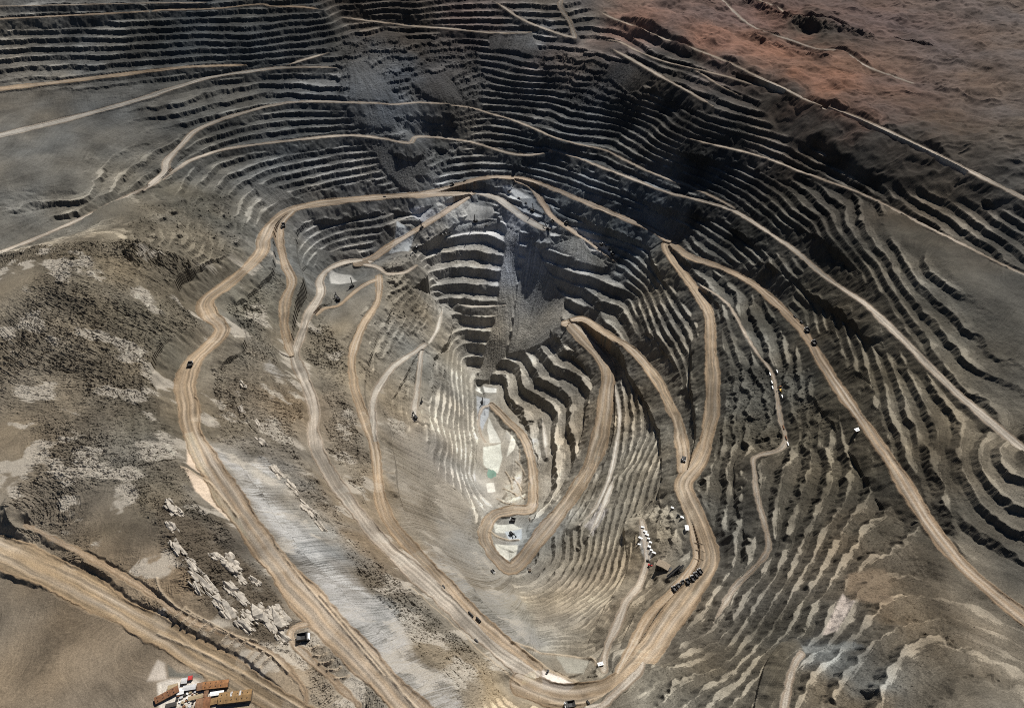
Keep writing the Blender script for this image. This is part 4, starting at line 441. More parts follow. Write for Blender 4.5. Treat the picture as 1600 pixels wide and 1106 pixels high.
def seg_dist(poly, x, y):
    d = np.full(x.shape, 1e9); n = len(poly)
    for k in range(n):
        ax, ay = poly[k]; bx, by = poly[(k+1) % n]
        vx, vy = bx-ax, by-ay; L = vx*vx+vy*vy+1e-9
        t = np.clip(((x-ax)*vx+(y-ay)*vy)/L, 0, 1)
        d = np.minimum(d, (x-ax-t*vx)**2+(y-ay-t*vy)**2)
    return np.sqrt(d)
WX = (fbm(XX, YY, 60, 3, 50)*9).astype(F4); WY = (fbm(XX, YY, 60, 3, 60)*9).astype(F4)
def soft_mask(poly, feather, warp=1.):
    """1 inside the outline, fading over FEATHER metres, with a ragged edge."""
    m = np.zeros((NJ, NI), F4)
    P = np.array(poly); pad = feather*2+30
    j0, j1 = np.searchsorted(YS, [P[:, 1].min()-pad, P[:, 1].max()+pad])
    j0 = max(j0-1, 0); j1 = min(j1+1, NJ)
    if j1-j0 < 2: return m
    sub = (slice(j0, j1), slice(0, NI))
    # columns
    f = fan(YS[j0:j1]); 
    ulo = min((P[:, 0].min()-pad)/f.min(), (P[:, 0].min()-pad)/f.max()); uhi = max((P[:, 0].max()+pad)/f.min(), (P[:, 0].max()+pad)/f.max())
    i0 = int(max(0, (ulo+UMAX)/(2*UMAX)*(NI-1)-1)); i1 = int(min(NI, (uhi+UMAX)/(2*UMAX)*(NI-1)+2))
    if i1-i0 < 2: return m
    sub = (slice(j0, j1), slice(i0, i1))
    k = min(1., feather/18.)*warp
    x = XX[sub]+WX[sub]*k; y = YY[sub]+WY[sub]*k
    d = seg_dist(poly, x, y); s = np.where(inside(poly, x, y), d, -d)
    m[sub] = sstep(-feather*.5, feather*.5, s)
    return m
def catmull(pts, step):
    P = np.array(pts, float); out = []
    for k in range(len(P)-1):
        a, b, c, d = P[max(k-1, 0)], P[k], P[k+1], P[min(k+2, len(P)-1)]
        n = max(2, int(np.linalg.norm(c-b)/step)); t = (np.arange(n)/n)[:, None]
        out.append(.5*(2*b+(c-a)*t+(2*a-5*b+4*c-d)*t*t+(3*b-a-3*c+d)*t**3))
    out.append(P[-1:]); return np.concatenate(out)
Z0 = solve_surface()
def grad(Z):
    zj, zi = np.gradient(Z)
    dy = np.gradient(YS)[:, None]; dxi = (2*UMAX/(NI-1)*fan(YS))[:, None]
    gx = zi/dxi
    gy = (zj - gx*(US[None]*.743*dy))/dy
    return gx, gy
def lic(vx, vy, n, seed, src=None):
    """streaks: noise smeared along a direction field given in world metres."""
    dy = np.gradient(YS)[:, None]; dxi = (2*UMAX/(NI-1)*fan(YS))[:, None]
    dj = vy/dy; di = (vx-US[None]*.743*vy)/dxi
    L = np.sqrt(dj*dj+di*di)+1e-6; dj = (dj/L).astype(F4); di = (di/L).astype(F4)
    W = np.random.RandomState(seed).rand(NJ, NI).astype(F4)-.5 if src is None else src
    J, I = np.meshgrid(np.arange(NJ, dtype=F4), np.arange(NI, dtype=F4), indexing='ij')
    acc = W.copy()
    for sg in (1, -1):
        pj, pi = J.copy(), I.copy()
        for k in range(n):
            aj = np.clip(pj+.5, 0, NJ-1).astype(np.int32); ai = np.clip(pi+.5, 0, NI-1).astype(np.int32)
            pj += sg*dj[aj, ai]; pi += sg*di[aj, ai]
            aj = np.clip(pj+.5, 0, NJ-1).astype(np.int32); ai = np.clip(pi+.5, 0, NI-1).astype(np.int32)
            acc += W[aj, ai]
    acc -= acc.mean(); return acc/acc.std()
gx0, gy0 = grad(Z0); S0 = np.sqrt(gx0**2+gy0**2)
M = {k: np.zeros((NJ, NI), F4) for k in ('natural', 'double', 'mid', 'talus', 'broken', 'desert', 'flat', 'dull')}
for nm, fe, poly in ZONES:
    M[nm] = np.maximum(M[nm], soft_mask(poly, fe))
LD = lic(-gx0, -gy0, 13, 3)*sstep(.02, .14, S0).astype(F4)                      # down-slope streaks
LDs = lic(-gx0, -gy0, 5, 4)
LDL = lic(-gx0, -gy0, 42, 6)*sstep(.02, .14, S0).astype(F4)
LC = lic(-gy0, gx0, 9, 5)                        # along the benches
n80 = fbm(XX, YY, 90, 3, 1); n25 = fbm(XX, YY, 26, 3, 11); n9 = fbm(XX, YY, 9, 2, 21)
rd30 = ridged(XX+WX, YY+WY, 34, 3, 31); rd10 = ridged(XX, YY, 11, 2, 41)
nat, dbl, tal, brk, des, flt = (M[k] for k in ('natural', 'double', 'talus', 'broken', 'desert', 'flat'))
far = sstep(1500, 2600, YY)
Zn = Z0 + n80*(2.6+3.5*brk+2*nat) + n25*(1.1+2.2*brk+.8*dbl) + n9*(.6+.7*brk+.5*M['mid']) + n25*1.0*M['mid'] + LD*.04
def terrace(Z, h, a, q):
    u = Z/h; k = np.floor(u); f = u-k
    b = a*q                                        # level floor, then fallen rock at the toe, then the face
    p = (.03*np.minimum(f/b, 1)+.11*np.clip((f-b)/(a-b), 0, 1)+.86*np.clip((f-a)/(1-a), 0, 1))
    return h*(k+p), f
A1 = np.clip(1-.44*S0+.05*n80+.06*n25, .36, .86); A2 = np.clip(1-.46*S0+.05*n80+.06*n25, .38, .84)
QF = np.clip(.62-.14*dbl+.18*n25+.1*n80+.05*LD, .2, .92)
T1, f1 = terrace(Zn, 13., A1, QF); T2, f2 = terrace(Zn, 26., A2, QF)
T3, f3 = terrace(Zn, 18., A2-.04, QF*.85)
mid_ = M['mid']
T = T1+(T2-T1)*dbl; T = T+(T3-T)*mid_
wB = sstep(.16, .34, S0)*(1-.62*nat)*(1-tal)*(1-.35*brk)*(1-des)*(1-flt)
Z = Z0 + wB*(T-Zn) + (Zn-Z0)*np.clip(.25+.75*wB, 0, 1)*(1-.8*tal)*(1-.9*flt)
# rock texture
QD = np.clip(QF*(.72+.35*n25+.12*LC)*np.clip(S0/.75, .45, 1.25), .1, 1)
floor1 = (sstep(.0, .04, f1)*sstep(A1*QD+.06, A1*QD-.06, f1))*(1-dbl)+dbl*sstep(.0, .03, f2)*sstep(A2*QD+.03, A2*QD-.05, f2)
floor1 = floor1*(1-mid_)+mid_*sstep(.0, .04, f3)*sstep(A2*QD*.75+.04, A2*QD*.75-.06, f3)
floor1 = floor1*wB
patchy = sstep(-.55, .6, fbm(XX, YY, 110, 3, 141)+.35*n25)
slopeOK = sstep(.03, .15, S0)
rough = (1+.6*mid_)*(1-.7*floor1)*(1-.88*tal)*(1-.95*flt)*(.55+.5*nat+.75*brk)*sstep(.02, .25, S0+.15*des)*(1-.7*des)*(1-nat*(.3-.5*patchy))
grain = (np.random.RandomState(9).rand(NJ, NI).astype(F4)-.5)
cell = (.4*np.gradient(YS)+.4*(2*UMAX/(NI-1)*fan(YS)))[:, None]
Z += rough*(rd30*(1.7+4.2*nat+1.0*brk)*(.35+.65*sstep(.3, .7, S0)) + rd10*(.8+2.1*nat+.5*brk) + LD*(.07+.43*nat) + LDs*(.06+.24*nat) + grain*(.6+.6*nat)*cell)
bl = np.random.RandomState(21).rand(NJ, NI).astype(F4)
bould = (bl > .988)*(bl-.988)/.012*2.6*cell                  # loose boulders
Z += bould*np.clip(nat*patchy+.8*brk+.35*wB*(1-floor1), 0, 1)*(1-tal)*(1-flt)*slopeOK
Z += tal*(LDL*.2+LD*.06+n9*.25+grain*.5*cell)
Z += des*((ridged(XX+4*WX, YY+4*WY, 300, 4, 71)+.2)*17 + n80*5 + n25*1.2)
flatmask0 = flt.copy()
Z += flt*(n25*.25+n9*.15+grain*.2)
# ---- roads cut into / built onto the slopes
RD = np.full((NJ, NI), 1e6, F4); RZ = np.zeros((NJ, NI), F4); RID = np.full((NJ, NI), -1, np.int16)
RL = np.zeros((NJ, NI), F4); RS = np.zeros((NJ, NI), F4); RH = np.zeros((NJ, NI), F4)
DYJ = np.gradient(YS)
for rid, (nm, cls, w0, w1, berm, ctl, pts) in enumerate(ROADS):
    C = catmull(pts, 2.5); n = len(C)
    zz = C[:, 2].copy()
    k = 15; zz = np.convolve(np.pad(zz, k, mode='edge'), np.ones(2*k+1)/(2*k+1), 'valid')
    tx = np.gradient(C[:, 0]); ty = np.gradient(C[:, 1]); L = np.hypot(tx, ty)+1e-9; tx /= L; ty /= L
    arc = np.concatenate([[0], np.cumsum(np.hypot(np.diff(C[:, 0]), np.diff(C[:, 1])))])
    for s in range(n):
        h = .43*(w0+(w1-w0)*s/max(1, n-1))
        if nm[:5] == 'bench': h *= min(1, max(.3, min(arc[s], arc[-1]-arc[s])/40.))
        h *= 1+.10*math.sin(arc[s]/47.+rid)+.08*math.sin(arc[s]/19.+2*rid)
        x, y = C[s, 0], C[s, 1]; rad = h+26
        j0, j1 = np.searchsorted(YS, [y-rad, y+rad]); j0 = max(0, j0)
        if j1 <= j0: continue
        f = fan(y); i0 = int(max(0, ((x-rad)/f-.02*abs(x/f)+UMAX)/(2*UMAX)*(NI-1)-4)); i1 = int(min(NI, ((x+rad)/f+.02*abs(x/f)+UMAX)/(2*UMAX)*(NI-1)+5))
        if i1 <= i0: continue
        q = (slice(j0, j1), slice(i0, i1))
        dx = XX[q]-x; dyy = YY[q]-y
        d = np.sqrt(dx*dx+dyy*dyy)-h
        cur = RD[q]; b = d < cur
        if not b.any(): continue
        cur[b] = d[b]
        al = dx*tx[s]+dyy*ty[s]
        RZ[q][b] = (zz[s])
        RID[q][b] = rid; RH[q][b] = h
        RL[q][b] = (dx*ty[s]-dyy*tx[s])[b]; RS[q][b] = (arc[s]+al)[b]
RB = np.array([r[4] for r in ROADS], F4)[np.maximum(RID, 0)]
edge = RD + n9*.9 + n25*.5
wet = sstep(.1, .5, vnoise(RS/130., RL/90.+RID*7.3, 87)+.4*vnoise(RS/35., RL/12., 88))
near = RD < 25
dd = np.maximum(edge, 0)
kcut = 1.35+.25*n25
Zr = np.minimum(np.maximum(Z, RZ-kcut*.8*dd), RZ+kcut*dd)
Z = np.where(near, Zr, Z)
on = np.where(near, sstep(1.2, -1.2, edge), 0)
berm = np.where(near, np.exp(-((edge+1.6)/1.5)**2)*RB*.8*(.75+.5*n25), 0)
wob = 2.5*vnoise(RS/55., RL/400., 85)+1.2*vnoise(RS/21., RL/400., 86)
rut = vnoise((RL+wob)/1.5, RS/80., 81)*.7+vnoise((RL+wob)/3.4, RS/160., 82)
Z += berm + on*(rut*.22+grain*.15)
# ---- bunds and windrows
RIDGE = np.zeros((NJ, NI), F4)
for hgt, wid, pts in RIDGES:
    C = catmull(pts, 1.5)
    D = np.full((NJ, NI), 1e6, F4)
    j0, j1 = np.searchsorted(YS, [C[:, 1].min()-wid*2, C[:, 1].max()+wid*2])
    for (x, y, _) in C:
        a, b = np.searchsorted(YS, [y-wid*2, y+wid*2]); f = fan(y)
        i0 = int(max(0, ((x-wid*2)/f+UMAX)/(2*UMAX)*(NI-1)-3)); i1 = int(min(NI, ((x+wid*2)/f+UMAX)/(2*UMAX)*(NI-1)+4))
        q = (slice(a, b), slice(i0, i1))
        D[q] = np.minimum(D[q], (XX[q]-x)**2+(YY[q]-y)**2)
    g = np.exp(-D/(wid*.55)**2); RIDGE = np.maximum(RIDGE, g*hgt)
Z += RIDGE*(.85+.3*n9)
Z = Z.astype(np.float64)
POND = [(p[0], p[1]) for p in POND3]
pm = soft_mask(POND, 4, 0); Z -= pm*2.2
def H(x, y):
    j, i = to_ij(x, y); j = min(max(j, 0), NJ-1.001); i = min(max(i, 0), NI-1.001)
    a, b = int(j), int(i); fj, fi = j-a, i-b
    return (Z[a, b]*(1-fj)+Z[a+1, b]*fj)*(1-fi)+(Z[a, b+1]*(1-fj)+Z[a+1, b+1]*fj)*fi
# ---- ground colour: rock tones, with shade of the upper walls mixed in
gx, gy = grad(Z); S = np.sqrt(gx*gx+gy*gy)
gxs, gys = grad(Z0)
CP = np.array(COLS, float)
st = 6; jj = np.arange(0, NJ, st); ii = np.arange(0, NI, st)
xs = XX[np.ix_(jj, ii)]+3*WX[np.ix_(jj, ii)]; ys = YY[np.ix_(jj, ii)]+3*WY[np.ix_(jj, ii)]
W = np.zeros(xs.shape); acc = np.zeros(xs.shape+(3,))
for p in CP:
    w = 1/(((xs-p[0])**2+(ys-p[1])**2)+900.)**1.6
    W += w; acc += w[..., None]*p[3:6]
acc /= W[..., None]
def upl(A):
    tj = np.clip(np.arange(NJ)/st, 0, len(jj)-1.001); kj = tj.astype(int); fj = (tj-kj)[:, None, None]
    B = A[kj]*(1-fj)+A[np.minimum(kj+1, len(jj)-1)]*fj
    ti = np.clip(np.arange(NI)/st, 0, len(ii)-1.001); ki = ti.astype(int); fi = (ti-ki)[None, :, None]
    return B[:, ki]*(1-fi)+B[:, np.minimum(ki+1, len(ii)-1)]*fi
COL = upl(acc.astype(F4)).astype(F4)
nc = fbm(XX, YY, 45, 4, 101); nc2 = fbm(XX, YY, 160, 3, 111)
COL *= (1+.20*nc+.12*LC*.6+.05*LD*(1-tal)+.16*LDL*np.maximum(tal, .4*nat)+.10*grain*2)[..., None].clip(.45, 1.8)
tint = np.stack([1+.06*nc2, 1+.01*nc2, 1-.06*nc2], -1); COL *= tint
vein = sstep(.55, .9, fbm(XX+LD*3, YY, 38, 4, 121))*nat*.6      # pale weathered rock in the natural slopes
COL = COL*(1-vein[..., None]) + np.array([.40, .36, .30], F4)*vein[..., None]
# crushed pale rock and dust lie on the flat bench floors
lum = COL.mean(-1, keepdims=True)
COL = COL*(1-.28*mid_*(1-floor1))[..., None]
dust = np.clip(COL*2.1+np.array([.045, .041, .034], F4), 0, .6)
dpatch = fbm(XX, YY, 120, 3, 131)
fl = np.maximum(sstep(.3, .1, S)*(wB > .3)*.3, floor1*sstep(1., .4, S))*np.clip(.72+.4*nc+.35*dpatch, .05, 1.)*(1-.5*brk)*(1-.55*M['dull'])*(1-.45*nat)
COL = COL*(1-fl[..., None])+dust*fl[..., None]
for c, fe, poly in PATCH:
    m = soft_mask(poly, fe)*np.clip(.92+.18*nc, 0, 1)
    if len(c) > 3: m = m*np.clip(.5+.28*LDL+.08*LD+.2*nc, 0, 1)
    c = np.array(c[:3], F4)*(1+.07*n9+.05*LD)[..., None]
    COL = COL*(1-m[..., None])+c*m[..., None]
CLS = {'tan': (.35, .25, .155), 'pale': (.42, .365, .30), 'grey': (.37, .34, .295), 'orange': (.33, .235, .15), 'gold': (.33, .235, .135), 'white': (.62, .60, .54)}
RC = np.array([CLS[r[1]] for r in ROADS], F4)[np.maximum(RID, 0)]
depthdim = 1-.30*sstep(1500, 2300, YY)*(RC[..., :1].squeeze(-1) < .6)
rel = RL/np.maximum(RH, 1)
lane = np.clip(.5+.9*rut, 0, 1)
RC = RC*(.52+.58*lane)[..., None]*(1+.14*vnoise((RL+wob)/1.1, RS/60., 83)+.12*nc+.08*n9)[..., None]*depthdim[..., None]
RC = RC*.72+.28*np.clip(COL*1.35, 0, .5)
RC = RC*(1-.28*wet)[..., None]
mid = np.exp(-((np.abs(rel+.08*wob/2)-.36)/.2)**2)*.5*np.clip(.55+.6*vnoise(RS/120., RL/30., 84), 0, 1)*(.55+.6*lane)
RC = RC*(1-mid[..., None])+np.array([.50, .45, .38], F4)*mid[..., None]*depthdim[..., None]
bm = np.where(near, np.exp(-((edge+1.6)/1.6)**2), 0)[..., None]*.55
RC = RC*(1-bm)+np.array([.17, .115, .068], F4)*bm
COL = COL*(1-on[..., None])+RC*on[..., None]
rg = (np.clip(RIDGE/2., 0, 1)*(1-des))[..., None]*.6
COL = COL*(1-rg)+np.array([.42, .335, .235], F4)*rg
g = COL.mean(-1, keepdims=True); COL = g+(COL-g)*.96
COL = np.clip(COL, .01, .85)

# ------------------------------------------------------------------ into Blender
def rock_material(name):
    m = bpy.data.materials.new(name); m.use_nodes = True
    n = m.node_tree.nodes; l = m.node_tree.links; b = n['Principled BSDF']
    b.inputs['Roughness'].default_value = .95
    b.inputs['Specular IOR Level'].default_value = .15
    at = n.new('ShaderNodeAttribute'); at.attribute_name = 'rock'
    geo = n.new('ShaderNodeNewGeometry')
    t = n.new('ShaderNodeTexNoise'); t.inputs['Scale'].default_value = .55; t.inputs['Detail'].default_value = 6; t.inputs['Roughness'].default_value = .7
    l.new(geo.outputs['Position'], t.inputs['Vector'])
    mr = n.new('ShaderNodeMapRange'); mr.inputs[1].default_value = .25; mr.inputs[2].default_value = .75; mr.inputs[3].default_value = .62; mr.inputs[4].default_value = 1.38
    l.new(t.outputs[0], mr.inputs[0])
    mx = n.new('ShaderNodeMix'); mx.data_type = 'RGBA'; mx.blend_type = 'MULTIPLY'; mx.inputs[0].default_value = 1
    l.new(at.outputs['Color'], mx.inputs[6]); l.new(mr.outputs[0], mx.inputs[7]); l.new(mx.outputs[2], b.inputs['Base Color'])
    bp = n.new('ShaderNodeBump'); bp.inputs['Strength'].default_value = .6; bp.inputs['Distance'].default_value = 1.2
    l.new(t.outputs[0], bp.inputs['Height']); l.new(bp.outputs[0], b.inputs['Normal'])
    return m
ROCK = rock_material('crushed_rock')
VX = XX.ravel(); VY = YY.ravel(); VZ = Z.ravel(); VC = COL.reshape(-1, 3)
fj, fi = np.meshgrid(np.arange(NJ-1), np.arange(NI-1), indexing='ij')
Q = np.stack([fj*NI+fi, fj*NI+fi+1, (fj+1)*NI+fi+1, (fj+1)*NI+fi], -1).reshape(-1, 4)
def cellmean(A): return (A[:-1, :-1]+A[1:, :-1]+A[:-1, 1:]+A[1:, 1:]).ravel()/4
LAB = np.zeros((NJ-1)*(NI-1), np.int32)
LAB[cellmean(des) > .5] = 1
rl = RID[:-1, :-1].ravel()
onr = cellmean(on) > .5
names = {0: 'terrain', 1: 'desert_ground'}
for rid in range(len(ROADS)):
    LAB[onr & (rl == rid)] = 10+rid; names[10+rid] = ROADS[rid][0]
def sheet(name, q, smooth=False):
    u, inv = np.unique(q, return_inverse=True)
    me = bpy.data.meshes.new(name); nv, nf = len(u), len(q)
    me.vertices.add(nv); me.vertices.foreach_set('co', np.stack([VX[u], VY[u], VZ[u]], -1).astype(F4).ravel())
    me.loops.add(nf*4); me.loops.foreach_set('vertex_index', inv.astype(np.int32).ravel())
    me.polygons.add(nf); me.polygons.foreach_set('loop_start', np.arange(0, nf*4, 4, dtype=np.int32))
    ca = me.color_attributes.new('rock', 'FLOAT_COLOR', 'POINT')
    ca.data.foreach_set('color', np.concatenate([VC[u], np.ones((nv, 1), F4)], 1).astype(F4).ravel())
    me.polygons.foreach_set('use_smooth', np.full(nf, smooth)); me.update(calc_edges=True)
    me.materials.append(ROCK)
    o = bpy.data.objects.new(name, me); scene.collection.objects.link(o); o['kind'] = 'structure'
    return o
for lab in np.unique(LAB):
    sheet(names[lab], Q[LAB == lab])
# ------------------------------------------------------------------ things
import bmesh
rnd = random.Random(11)
def mat(name, col, rough=.7, metal=0., var=.25, scale=.8, bump=.0, spec=.3):
    m = bpy.data.materials.new(name); m.use_nodes = True
    n = m.node_tree.nodes; l = m.node_tree.links; b = n['Principled BSDF']
    b.inputs['Roughness'].default_value = rough; b.inputs['Metallic'].default_value = metal; b.inputs['Specular IOR Level'].default_value = spec
    tc = n.new('ShaderNodeTexCoord'); t = n.new('ShaderNodeTexNoise'); t.inputs['Scale'].default_value = scale; t.inputs['Detail'].default_value = 5
    l.new(tc.outputs['Object'], t.inputs['Vector'])
    r = n.new('ShaderNodeValToRGB'); r.color_ramp.elements[0].position = .3; r.color_ramp.elements[1].position = .7
    lo = [c*(1-var) for c in col]; hi = [min(1, c*(1+var)) for c in col]
    r.color_ramp.elements[0].color = (*lo, 1); r.color_ramp.elements[1].color = (*hi, 1)
    l.new(t.outputs[0], r.inputs[0]); l.new(r.outputs[0], b.inputs['Base Color'])
    if bump:
        bp = n.new('ShaderNodeBump'); bp.inputs['Strength'].default_value = bump; bp.inputs['Distance'].default_value = .4
        l.new(t.outputs[0], bp.inputs['Height']); l.new(bp.outputs[0], b.inputs['Normal'])
    return m
MT = {
 'black': mat('dark_steel', (.018, .018, .020), .6), 'tyre': mat('tyre_rubber', (.014, .014, .014), .9), 'tray': mat('tray_steel', (.03, .028, .027), .6),
 'white': mat('white_paint', (.72, .72, .70), .5, var=.12), 'yellow': mat('yellow_paint', (.62, .38, .05), .5), 'glass': mat('dark_glass', (.02, .025, .03), .1),
 'orange': mat('orange_rust_sheet', (.25, .12, .05), .8, var=.35, scale=.35), 'ochre': mat('ochre_rust_sheet', (.23, .14, .06), .8, var=.3, scale=.3), 'brown': mat('brown_sheet', (.19, .105, .058), .8, var=.35, scale=.4),
 'rust': mat('rusted_sheet', (.18, .085, .042), .85, var=.4, scale=.35), 'tan': mat('tan_sheet', (.31, .24, .145), .8, var=.25), 'grey': mat('grey_sheet', (.46, .45, .44), .7, var=.2), 'red': mat('red_paint', (.42, .04, .035), .6),
 'dark': mat('dark_sheet', (.05, .045, .04), .8), 'wall': mat('weathered_wall', (.11, .085, .06), .9), 'concrete': mat('dusty_concrete', (.34, .27, .20), .9), 'wood': mat('grey_wood', (.16, .12, .08), .9),
 'dusty': mat('dusty_roof_sheet', (.25, .20, .145), .9), 'slab': mat('pale_rock', (.38, .34, .285), .95, var=.35, scale=.22, bump=.9, spec=.1), 'blue': mat('light_blue_paint', (.35, .42, .5), .6),
}
class MB:
    def __init__(s): s.v = []; s.f = []
    def box(s, x0, y0, z0, x1, y1, z1, tx=0, ty=0):
        """a box whose top is drawn in by tx, ty on each side"""
        k = len(s.v)
        s.v += [(x0, y0, z0), (x1, y0, z0), (x1, y1, z0), (x0, y1, z0), (x0+tx, y0+ty, z1), (x1-tx, y0+ty, z1), (x1-tx, y1-ty, z1), (x0+tx, y1-ty, z1)]
        s.f += [[k+i for i in q] for q in ((3, 2, 1, 0), (4, 5, 6, 7), (0, 1, 5, 4), (1, 2, 6, 5), (2, 3, 7, 6), (3, 0, 4, 7))]; return s
    def prism(s, prof, y0, y1):
        """profile in x,z pulled along y"""
        k = len(s.v); n = len(prof)
        s.v += [(x, y0, z) for x, z in prof]+[(x, y1, z) for x, z in prof]
        s.f.append([k+i for i in range(n)]); s.f.append([k+n+i for i in reversed(range(n))])
        s.f += [[k+(i+1) % n, k+i, k+n+i, k+n+(i+1) % n] for i in range(n)]; return s
    def bar(s, a, b, r):
        a = np.array(a, float); b = np.array(b, float); d = b-a; d /= np.linalg.norm(d)
        u = np.cross(d, (0, 0, 1) if abs(d[2]) < .9 else (1, 0, 0)); u /= np.linalg.norm(u); w = np.cross(d, u); k = len(s.v)
        for p in (a, b): s.v += [tuple(p+r*(c*u+e*w)) for c, e in ((1, 1), (-1, 1), (-1, -1), (1, -1))]
        s.f += [[k+i for i in q] for q in ((0, 1, 2, 3), (7, 6, 5, 4), (1, 0, 4, 5), (2, 1, 5, 6), (3, 2, 6, 7), (0, 3, 7, 4))]; return s
    def wheel(s, x, y, z, r, w, n=14):
        k = len(s.v)
        prof = [(r*.55, -w/2), (r*.93, -w/2), (r, -w*.3), (r, w*.3), (r*.93, w/2), (r*.55, w/2), (r*.5, w*.35), (r*.5, -w*.35)]
        m = len(prof)
        for i in range(n):
            t = 2*math.pi*i/n
            s.v += [(x+q*math.cos(t), y+h, z+q*math.sin(t)) for q, h in prof]
        for i in range(n):
            for j in range(m):
                s.f.append([k+i*m+j, k+((i+1) % n)*m+j, k+((i+1) % n)*m+(j+1) % m, k+i*m+(j+1) % m])
        for e in (6, 7): s.f.append([k+i*m+e for i in range(n)])
        return s
    def drum(s, a, b, r, n=12):
        a = np.array(a, float); b = np.array(b, float); d = b-a; d /= np.linalg.norm(d)
        u = np.cross(d, (0, 0, 1) if abs(d[2]) < .9 else (1, 0, 0)); u /= np.linalg.norm(u); w = np.cross(d, u); k = len(s.v)
        for p in (a, b): s.v += [tuple(p+r*(math.cos(2*math.pi*i/n)*u+math.sin(2*math.pi*i/n)*w)) for i in range(n)]
        s.f += [[k+i for i in range(n)], [k+n+i for i in reversed(range(n))]]
        s.f += [[k+(i+1) % n, k+i, k+n+i, k+n+(i+1) % n] for i in range(n)]; return s
    def build(s, name, m, parent=None):
        me = bpy.data.meshes.new(name); me.from_pydata(s.v, [], s.f); me.validate()
        bm = bmesh.new(); bm.from_mesh(me); bmesh.ops.recalc_face_normals(bm, faces=bm.faces); bm.to_mesh(me); bm.free()
        me.materials.append(MT[m]); o = bpy.data.objects.new(name, me); scene.collection.objects.link(o)
        if parent: o.parent = parent
        return o
def thing(name):
    o = bpy.data.objects.new(name, None); scene.collection.objects.link(o); return o
def haul_truck():
    t = thing('haul_truck')
    MB().box(-6.8, -2., 1.6, 6.2, 2., 2.7).box(-6.3, -1.2, 2.7, 3., 1.2, 3.3).box(4.8, -3.3, 1.3, 6.6, 3.3, 2.9).build('chassis', 'black', t)
    MB().prism([(-7.4, 4.6), (-6.9, 6.6), (2.2, 6.9), (2.6, 7.3), (4.7, 7.4), (4.7, 7.1), (3.0, 6.8), (1.9, 3.5), (-3.2, 3.0)], -4.1, -3.75).prism([(-7.4, 4.6), (-6.9, 6.6), (2.2, 6.9), (2.6, 7.3), (4.7, 7.4), (4.7, 7.1), (3.0, 6.8), (1.9, 3.5), (-3.2, 3.0)], 3.75, 4.1).prism([(-7.4, 4.6), (-7.3, 4.9), (-3.2, 3.4), (1.6, 3.8), (2.7, 7.0), (4.7, 7.25), (4.7, 7.1), (3.0, 6.8), (1.9, 3.5), (-3.2, 3.0)], -3.75, 3.75).build('dump_tray', 'tray', t)
    c = MB().box(3.6, -3.9, 3.9, 6.2, -.9, 6.5, .15, .1).build('cab', 'white', t)
    MB().box(6.12, -3.6, 5., 6.24, -1.2, 6.2).build('windscreen', 'glass', c)
    MB().box(3.2, -3.9, 3.55, 6.9, 3.9, 3.85).box(4.2, .2, 3.85, 6.3, 3.6, 5.2).build('deck', 'white', t)
    MB().box(6.62, -1.7, 1.5, 6.8, 1.7, 3.5).build('radiator', 'black', t)
    for sy in (-1, 1):
        MB().wheel(4.1, sy*3.3, 1.75, 1.75, 1.4).build('wheel', 'tyre', t)
        MB().wheel(-3.9, sy*2.75, 1.75, 1.75, 2.6).build('wheel', 'tyre', t)
    return t
def pickup_truck():
    t = thing('pickup_truck')
    MB().prism([(-2.7, .6), (-2.7, 1.2), (2.0, 1.2), (2.75, 1.05), (2.75, .55)], -.95, .95).build('body', 'black', t)
    c = MB().prism([(-.5, 1.2), (-.3, 1.9), (1.0, 1.9), (1.6, 1.2)], -.88, .88).build('cab', 'black', t)
    MB().box(-2.6, -.95, 1.2, -.6, -.85, 1.45).box(-2.6, .85, 1.2, -.6, .95, 1.45).box(-2.7, -.95, 1.2, -2.6, .95, 1.45).build('cargo_bed', 'black', t)
    for x in (-1.7, 1.8):
        for sy in (-.85, .85): MB().wheel(x, sy, .42, .42, .3).build('wheel', 'tyre', t)
    return t
def tank_truck():
    t = thing('tank_truck')
    MB().box(-6, -1.4, 1., 5.8, 1.4, 1.5).build('chassis', 'black', t)
    MB().drum((-6, 0, 3.1), (2.6, 0, 3.1), 1.75).box(-5.5, -.4, 4.8, 2, .4, 5.0).build('tank', 'tray', t)
    c = MB().box(3.2, -1.6, 1.5, 5.8, 1.6, 4.2, .2, .1).build('cab', 'black', t)
    for x in (-4.6, -2.8, 4.4):
        for sy in (-1.4, 1.4): MB().wheel(x, sy, .85, .85, .7).build('wheel', 'tyre', t)
    return t
def drill_rig():
    t = thing('drill_rig')
    for sy in (-1, 1): MB().prism([(-5, .5), (-4.3, 0), (4.3, 0), (5, .5), (5, 1.3), (4.2, 1.9), (-4.2, 1.9), (-5, 1.3)], sy*2.9-.7, sy*2.9+.7).build('track', 'tyre', t)
    MB().box(-6.5, -2.6, 1.9, 6.5, 2.6, 2.5).box(-6., -2.3, 2.5, 1.5, 2.3, 4.8).build('machine_house', 'black', t)
    MB().box(3.6, -2.6, 2.5, 6.4, -.4, 5.0).build('cab', 'black', t)
    m = MB()
    for x in (2.2, 3.6):
        for y in (.0, 1.7): m.bar((x, y, 2.4), (x, y, 27), .2)
    for k in range(12):
        z = 2.6+k*2
        m.bar((2.2, 0, z), (3.6, 0, z+2), .1).bar((3.6, 1.7, z), (2.2, 1.7, z+2), .1).bar((2.2, 1.7, z), (2.2, 0, z+2), .1).bar((3.6, 0, z), (3.6, 1.7, z+2), .1)
    m.box(2.0, -.2, 26.6, 3.8, 1.9, 27.4).bar((2.9, .85, 1), (2.9, .85, 26), .25)
    m.build('mast', 'black', t)
    MB().bar((-4, .8, 4.6), (2.2, .8, 16), .18).build('mast_brace', 'black', t)
    return t
